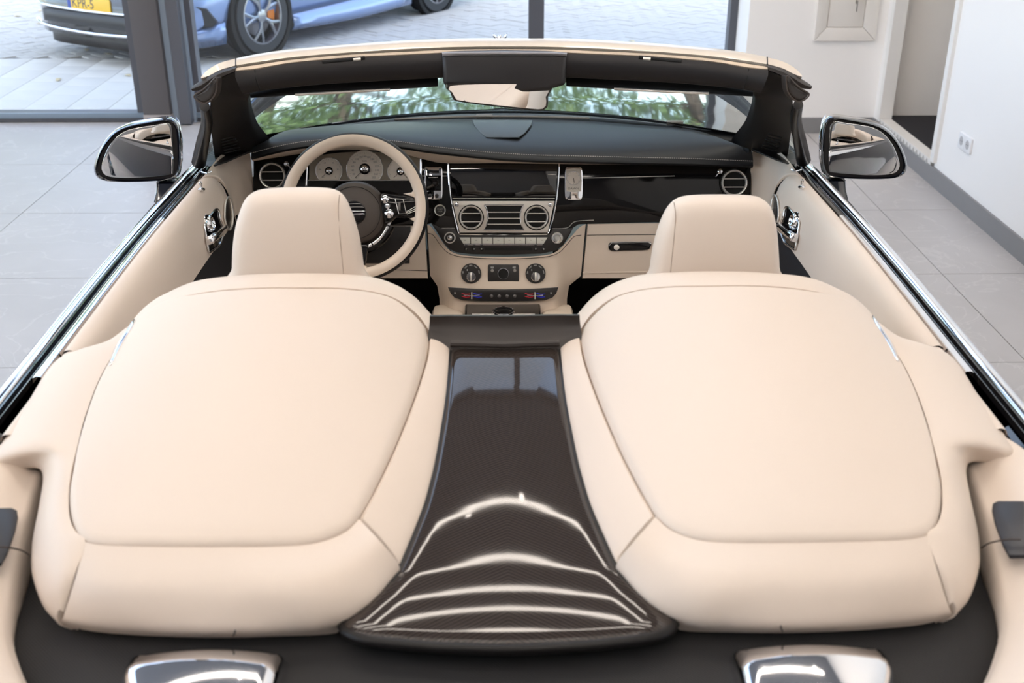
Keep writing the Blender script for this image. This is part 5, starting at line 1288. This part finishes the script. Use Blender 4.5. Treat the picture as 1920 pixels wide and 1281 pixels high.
# ------------------------------------------------------------------ door mirrors
def do_mirror(s):
    oo = [(177, 322), (180, 300), (192, 273), (212, 250), (240, 236), (285, 227), (312, 223), (327, 226), (335, 240), (338, 270), (338, 305), (334, 328), (322, 336), (280, 340), (225, 341), (190, 337)]
    gg_ = [(190, 318), (194, 298), (204, 275), (222, 254), (246, 242), (295, 234), (316, 231), (322, 238), (324, 270), (325, 322), (318, 328), (280, 332), (230, 334), (200, 331)]
    q = P(260, 285, y=3.0)
    n = V((.28, -.955, .06)).normalized()
    M, o = pix2d(oo, q, n); o = [(p.x, p.y) for p in arc([V((a, b, 0)) for a, b in o], 70, True)]
    cx = sum(p[0] for p in o) / 70; cy = sum(p[1] for p in o) / 70
    rows = []
    for k, z in ((.93, .004), (.97, .010), (1, .004), (1.01, -.015), (1.0, -.045), (.92, -.085), (.75, -.115), (.45, -.135), (.15, -.14)):
        rows.append([M @ V((cx + (a - cx) * k, cy + (b - cy) * k, z)) for a, b in o])
    g = G().loft(rows, cu=True, cap1=True)
    if s > 0: g.v = mirx(g.v)
    mo_ = obj('door_mirror', g, PAINT, car, ang=60, label='dark gloss door mirror with chrome inner side')
    M2, gl = pix2d(gg_, q, n); gl = [(p.x, p.y) for p in arc([V((a, b, 0)) for a, b in gl], 60, True)]
    mn = V((.30, -1, .13)).normalized()
    g = G().prism(gl, .004, M, .0008, z0=.001)
    # the glass is turned a little inside its rim
    ng = (V((.300, -.95, .030)) if s < 0 else V((.330, -.945, .055))).normalized()
    Mg, gl2 = pix2d(gg_, q - n * -.008, ng); gl2 = [(p.x, p.y) for p in arc([V((a, b, 0)) for a, b in gl2], 60, True)]
    cg = (sum(p[0] for p in gl2) / 60, sum(p[1] for p in gl2) / 60)
    g = G().dome(gl2, lambda x, y: .004 - ((x - cg[0]) ** 2 + (y - cg[1]) ** 2) / 1.5, .0015, .0012, 14, Mg, raw=True)
    if s > 0: g.v = mirx(g.v)
    obj('mirror_face', g, MIRR, mo_, ang=80)
    g = G().prism(inset2(o, .002), .006, M, 0, z0=-.006)
    if s > 0: g.v = mirx(g.v)
    obj('mirror_rim', g, MATTE, mo_, smooth=False)
    # chrome inner side
    ch = [(331, 226), (338, 236), (343, 262), (343, 300), (339, 325), (332, 334), (333, 325), (336, 290), (336, 250)]
    M3, co_ = pix2d(ch, q + V((0, .02, 0)), n); g = G().prism(co_, .07, M3, .004, z0=-.07)
    if s > 0: g.v = mirx(g.v)
    obj('chrome_side', g, CHROME, mo_)
    a = P(316, 338, y=3.03); b = P(314, 372, y=2.985)
    sec = lambda p, w, d: [p + V((x, y, 0)) for x, y in rrect(w, d, .012, 3)]
    g = G().loft([sec(a, .056, .07), sec(a.lerp(b, .5), .054, .07), sec(b, .060, .08)], cu=True, cap0=True, cap1=True)
    if s > 0: g.v = mirx(g.v)
    obj('mirror_stalk', g, PAINT, mo_)
both_sides(do_mirror)

# ------------------------------------------------------------------ bodywork
def do_side(s):
    ys = [-.35, -.2, 0, .3, .7, 1.1, 1.5, 1.9, 2.3, 2.7, 3.1, 3.5, 3.9, 4.3, 4.6, 4.85, 5.0, 5.08]
    kx = [.80, .90, .95, .985, 1, 1, 1, 1, 1, 1, 1, 1, .995, .985, .965, .93, .87, .80]
    kz_ = [.90, .955, .975, .99, 1, 1, 1, 1, 1, 1, 1, 1, .995, .985, .97, .955, .94, .93]
    rows = []
    for y, k, z in zip(ys, kx, kz_):
        t_ = XO(y) + .006 if y < 3.3 else .841
        if y < .3: t_ *= k
        pr = [(t_ if y < 3.4 else t_ * k, 1.012 * z), (.900 * k, .972 * z), (.952 * k, .905 * z), (.970 * k, .80 * z), (.965 * k, .62 * z), (.955 * k, .42), (.94 * k, .28), (.88 * k, .20)]
        rows.append(crn([V((s * a, y, b)) for a, b in pr], 2))
    cols = [[r[i] for r in rows] for i in range(len(rows[0]))]
    bs = obj('body_side', G().loft([crn(c, 2) for c in cols]), PAINT, car, ang=60, label='dark blue black body side')
    for y in (.55, 3.72 + .0):
        c = V((s * .86, y, .375)); A = frame(c, (s, 0, 0))
        w = obj('wheel', G().lathe([(.25, -.13), (.35, -.13), (.375, -.10), (.375, .09), (.355, .115), (.265, .118), (.26, .105)], A, 44, cap1=False), mat('tyre_rubber', (.030, .032, .036), .7), car)
        g = G(); g.lathe([(.262, .106), (.25, .10), (.245, -.05)], A, 44, cap0=False)
        for k in range(7): g.box((0, .13, .09), (.05, .26, .03), A @ Matrix.Rotation(2 * math.pi * k / 7, 4, 'Z'), bev=.008)
        g.lathe([(.06, .08), (.06, .115), (.03, .12)], A, 20)
        obj('rim', g, CHROME, w)
        obj('arch', G().torus(.41, .022, A @ Matrix.Translation((0, 0, .095)), 40, 8, -10, 190), PAINT, w)
both_sides(do_side)
def hood_z(x, y):
    c = interp([(3.4, 1.040), (3.7, 1.035), (4.2, 1.015), (4.7, .965), (5.0, .925), (5.1, .91)], y)
    return c - .05 * (abs(x) / .8) ** 2.6 * interp([(3.4, .5), (4.2, 1)], y) + .006 * max(0, 1 - abs(x) / .05)
rows = []
for i in range(37):
    y = 3.30 + i * .05
    w = interp([(3.3, .80), (3.9, .80), (4.6, .74), (5.1, .60)], y)
    rows.append([V((w * s, max(y, 3.60 - .60 * (w * s) ** 2 + 0) if i < 8 else y, hood_z(w * s, y))) for s in [-1 + j / 20 for j in range(41)]])
rows2 = []
for i in range(30):
    q = i / 29; r = []
    for j in range(41):
        s = -1 + j / 20; xb = .80 * s; yb = 3.55 - .50 * xb * xb; xf = .62 * s; yf = 5.10 - .25 * s * s
        x = xb + (xf - xb) * q ** 2; y = yb + (yf - yb) * q; r.append(V((x, y, hood_z(x, y))))
    rows2.append(r)
rows2.append([p + V((0, .03, -.25)) for p in rows2[-1]])
hood = obj('bonnet', G().loft(rows2), HOODP, car, ang=50, label='dark glossy bonnet')
for s in (-1, 1):
    ed = [r[-1] if s > 0 else r[0] for r in rows2[:-1]]
    wi = [V((s * interp([(3.2, .846), (4.3, .835), (4.8, .80), (5.1, .70)], p.y), p.y - .02, p.z - .03)) for p in ed]
    obj('wing_top', G().loft([[p + V((0, 0, -.001)) for p in ed], [a.lerp(b, .5) + V((0, 0, .006)) for a, b in zip(ed, wi)], wi, [p + V((s * .02, 0, -.03)) for p in wi]]), PAINT, hood)
# scuttle, its black also painting the bonnet shade, and wiper arms
sc_ = [[V((.79 * s, 3.56 - .50 * (.79 * s) ** 2, hood_z(.79 * s, 3.5) - .004)) for s in [-1 + j / 20 for j in range(41)]], [V((.76 * s, 3.425 - .50 * (.76 * s) ** 2, 1.045)) for s in [-1 + j / 20 for j in range(41)]]]
obj('scuttle', G().loft(sc_), mat('scuttle_and_shade_black', (.005, .006, .010), .5, spec=.25), hood)
for px, py in ((908, 216), (1265, 228)):
    p = P(px, py, z=1.062); g = G(); g.box((p.x, p.y, p.z - .004), (.05, .02, .012), bev=.003); obj('wiper_clip', g, mat('clip_grey', (.16, .15, .14), .5), dash)
wp = [P(1105, 222, z=1.06), P(1000, 219, z=1.06), P(880, 219, z=1.06), P(740, 224, z=1.06)]
obj('wiper', G().tube(arc(wp, 16), .004, 6), mat('clip_grey', (.16, .15, .14), .5), hood)
# bonnet ornament
oy = 5.02; oz = hood_z(0, oy)
om = obj('bonnet_ornament', G().lathe([(.022, -.01), (.022, .004), (.012, .012), (.010, .03), (.012, .05), (.008, .065), (.009, .075), (.004, .083)], Matrix.Translation((0, oy, oz)), 20), CHROME, car, label='small chrome winged bonnet ornament')
for s in (-1, 1):
    a = [V((0, oy, oz + .060)), V((s * .015, oy - .02, oz + .075)), V((s * .032, oy - .05, oz + .098))]; b = [V((0, oy, oz + .03)), V((s * .012, oy - .02, oz + .05)), V((s * .03, oy - .055, oz + .085))]
    obj('ornament_wing', G().loft([arc(a, 8), arc(b, 8)]), CHROME, om, solid=.004)
# boot lid, tail and underbody
rows = []
for i, (y, z) in enumerate(((.86, .965), (.80, .985), (.6, .99), (.3, .985), (0, .965), (-.25, .93), (-.38, .90), (-.43, .80), (-.45, .55), (-.40, .28))):
    w = interp([(-.45, .66), (-.2, .72), (.2, .78), (.8, .80)], y); rows.append([V((w * s, y, z - .03 * abs(s) ** 3)) for s in [-1 + j / 10 for j in range(21)]])
obj('boot_lid', G().loft([crn(c, 1) for c in rows]), PAINT, car, ang=60, label='dark glossy boot lid')
for s in (-1, 1):
    rows_b = [[V((s * interp([(-.45, .66), (-.2, .72), (.2, .78), (.8, .80)], y) * .99, y, .955)) for y in (-.3, 0, .3, .6, .9, 1.2, 1.6)], [V((s * (XO(y) + .005), y, 1.0 if y > .3 else .95)) for y in (-.3, 0, .3, .6, .9, 1.2, 1.6)]]
    obj('quarter_deck', G().loft(rows_b), PAINT, car, label='dark rear quarter top')
g = G(); g.box((0, 2.3, .24), (1.70, 5.0, .06), bev=.02); obj('underbody', g, MATTE, car)
g = G(); g.box((0, 5.06, .62), (1.30, .10, .55), bev=.03); obj('nose_panel', g, PAINT, car)
g = G(); g.box((0, 5.12, .66), (.62, .06, .42), bev=.01)
gr_ = obj('grille', g, CHROME, car)
for k in range(13): obj('grille_bar', G().box((-.27 + k * .045, 5.155, .66), (.012, .02, .38), bev=.003), CHROME, gr_)
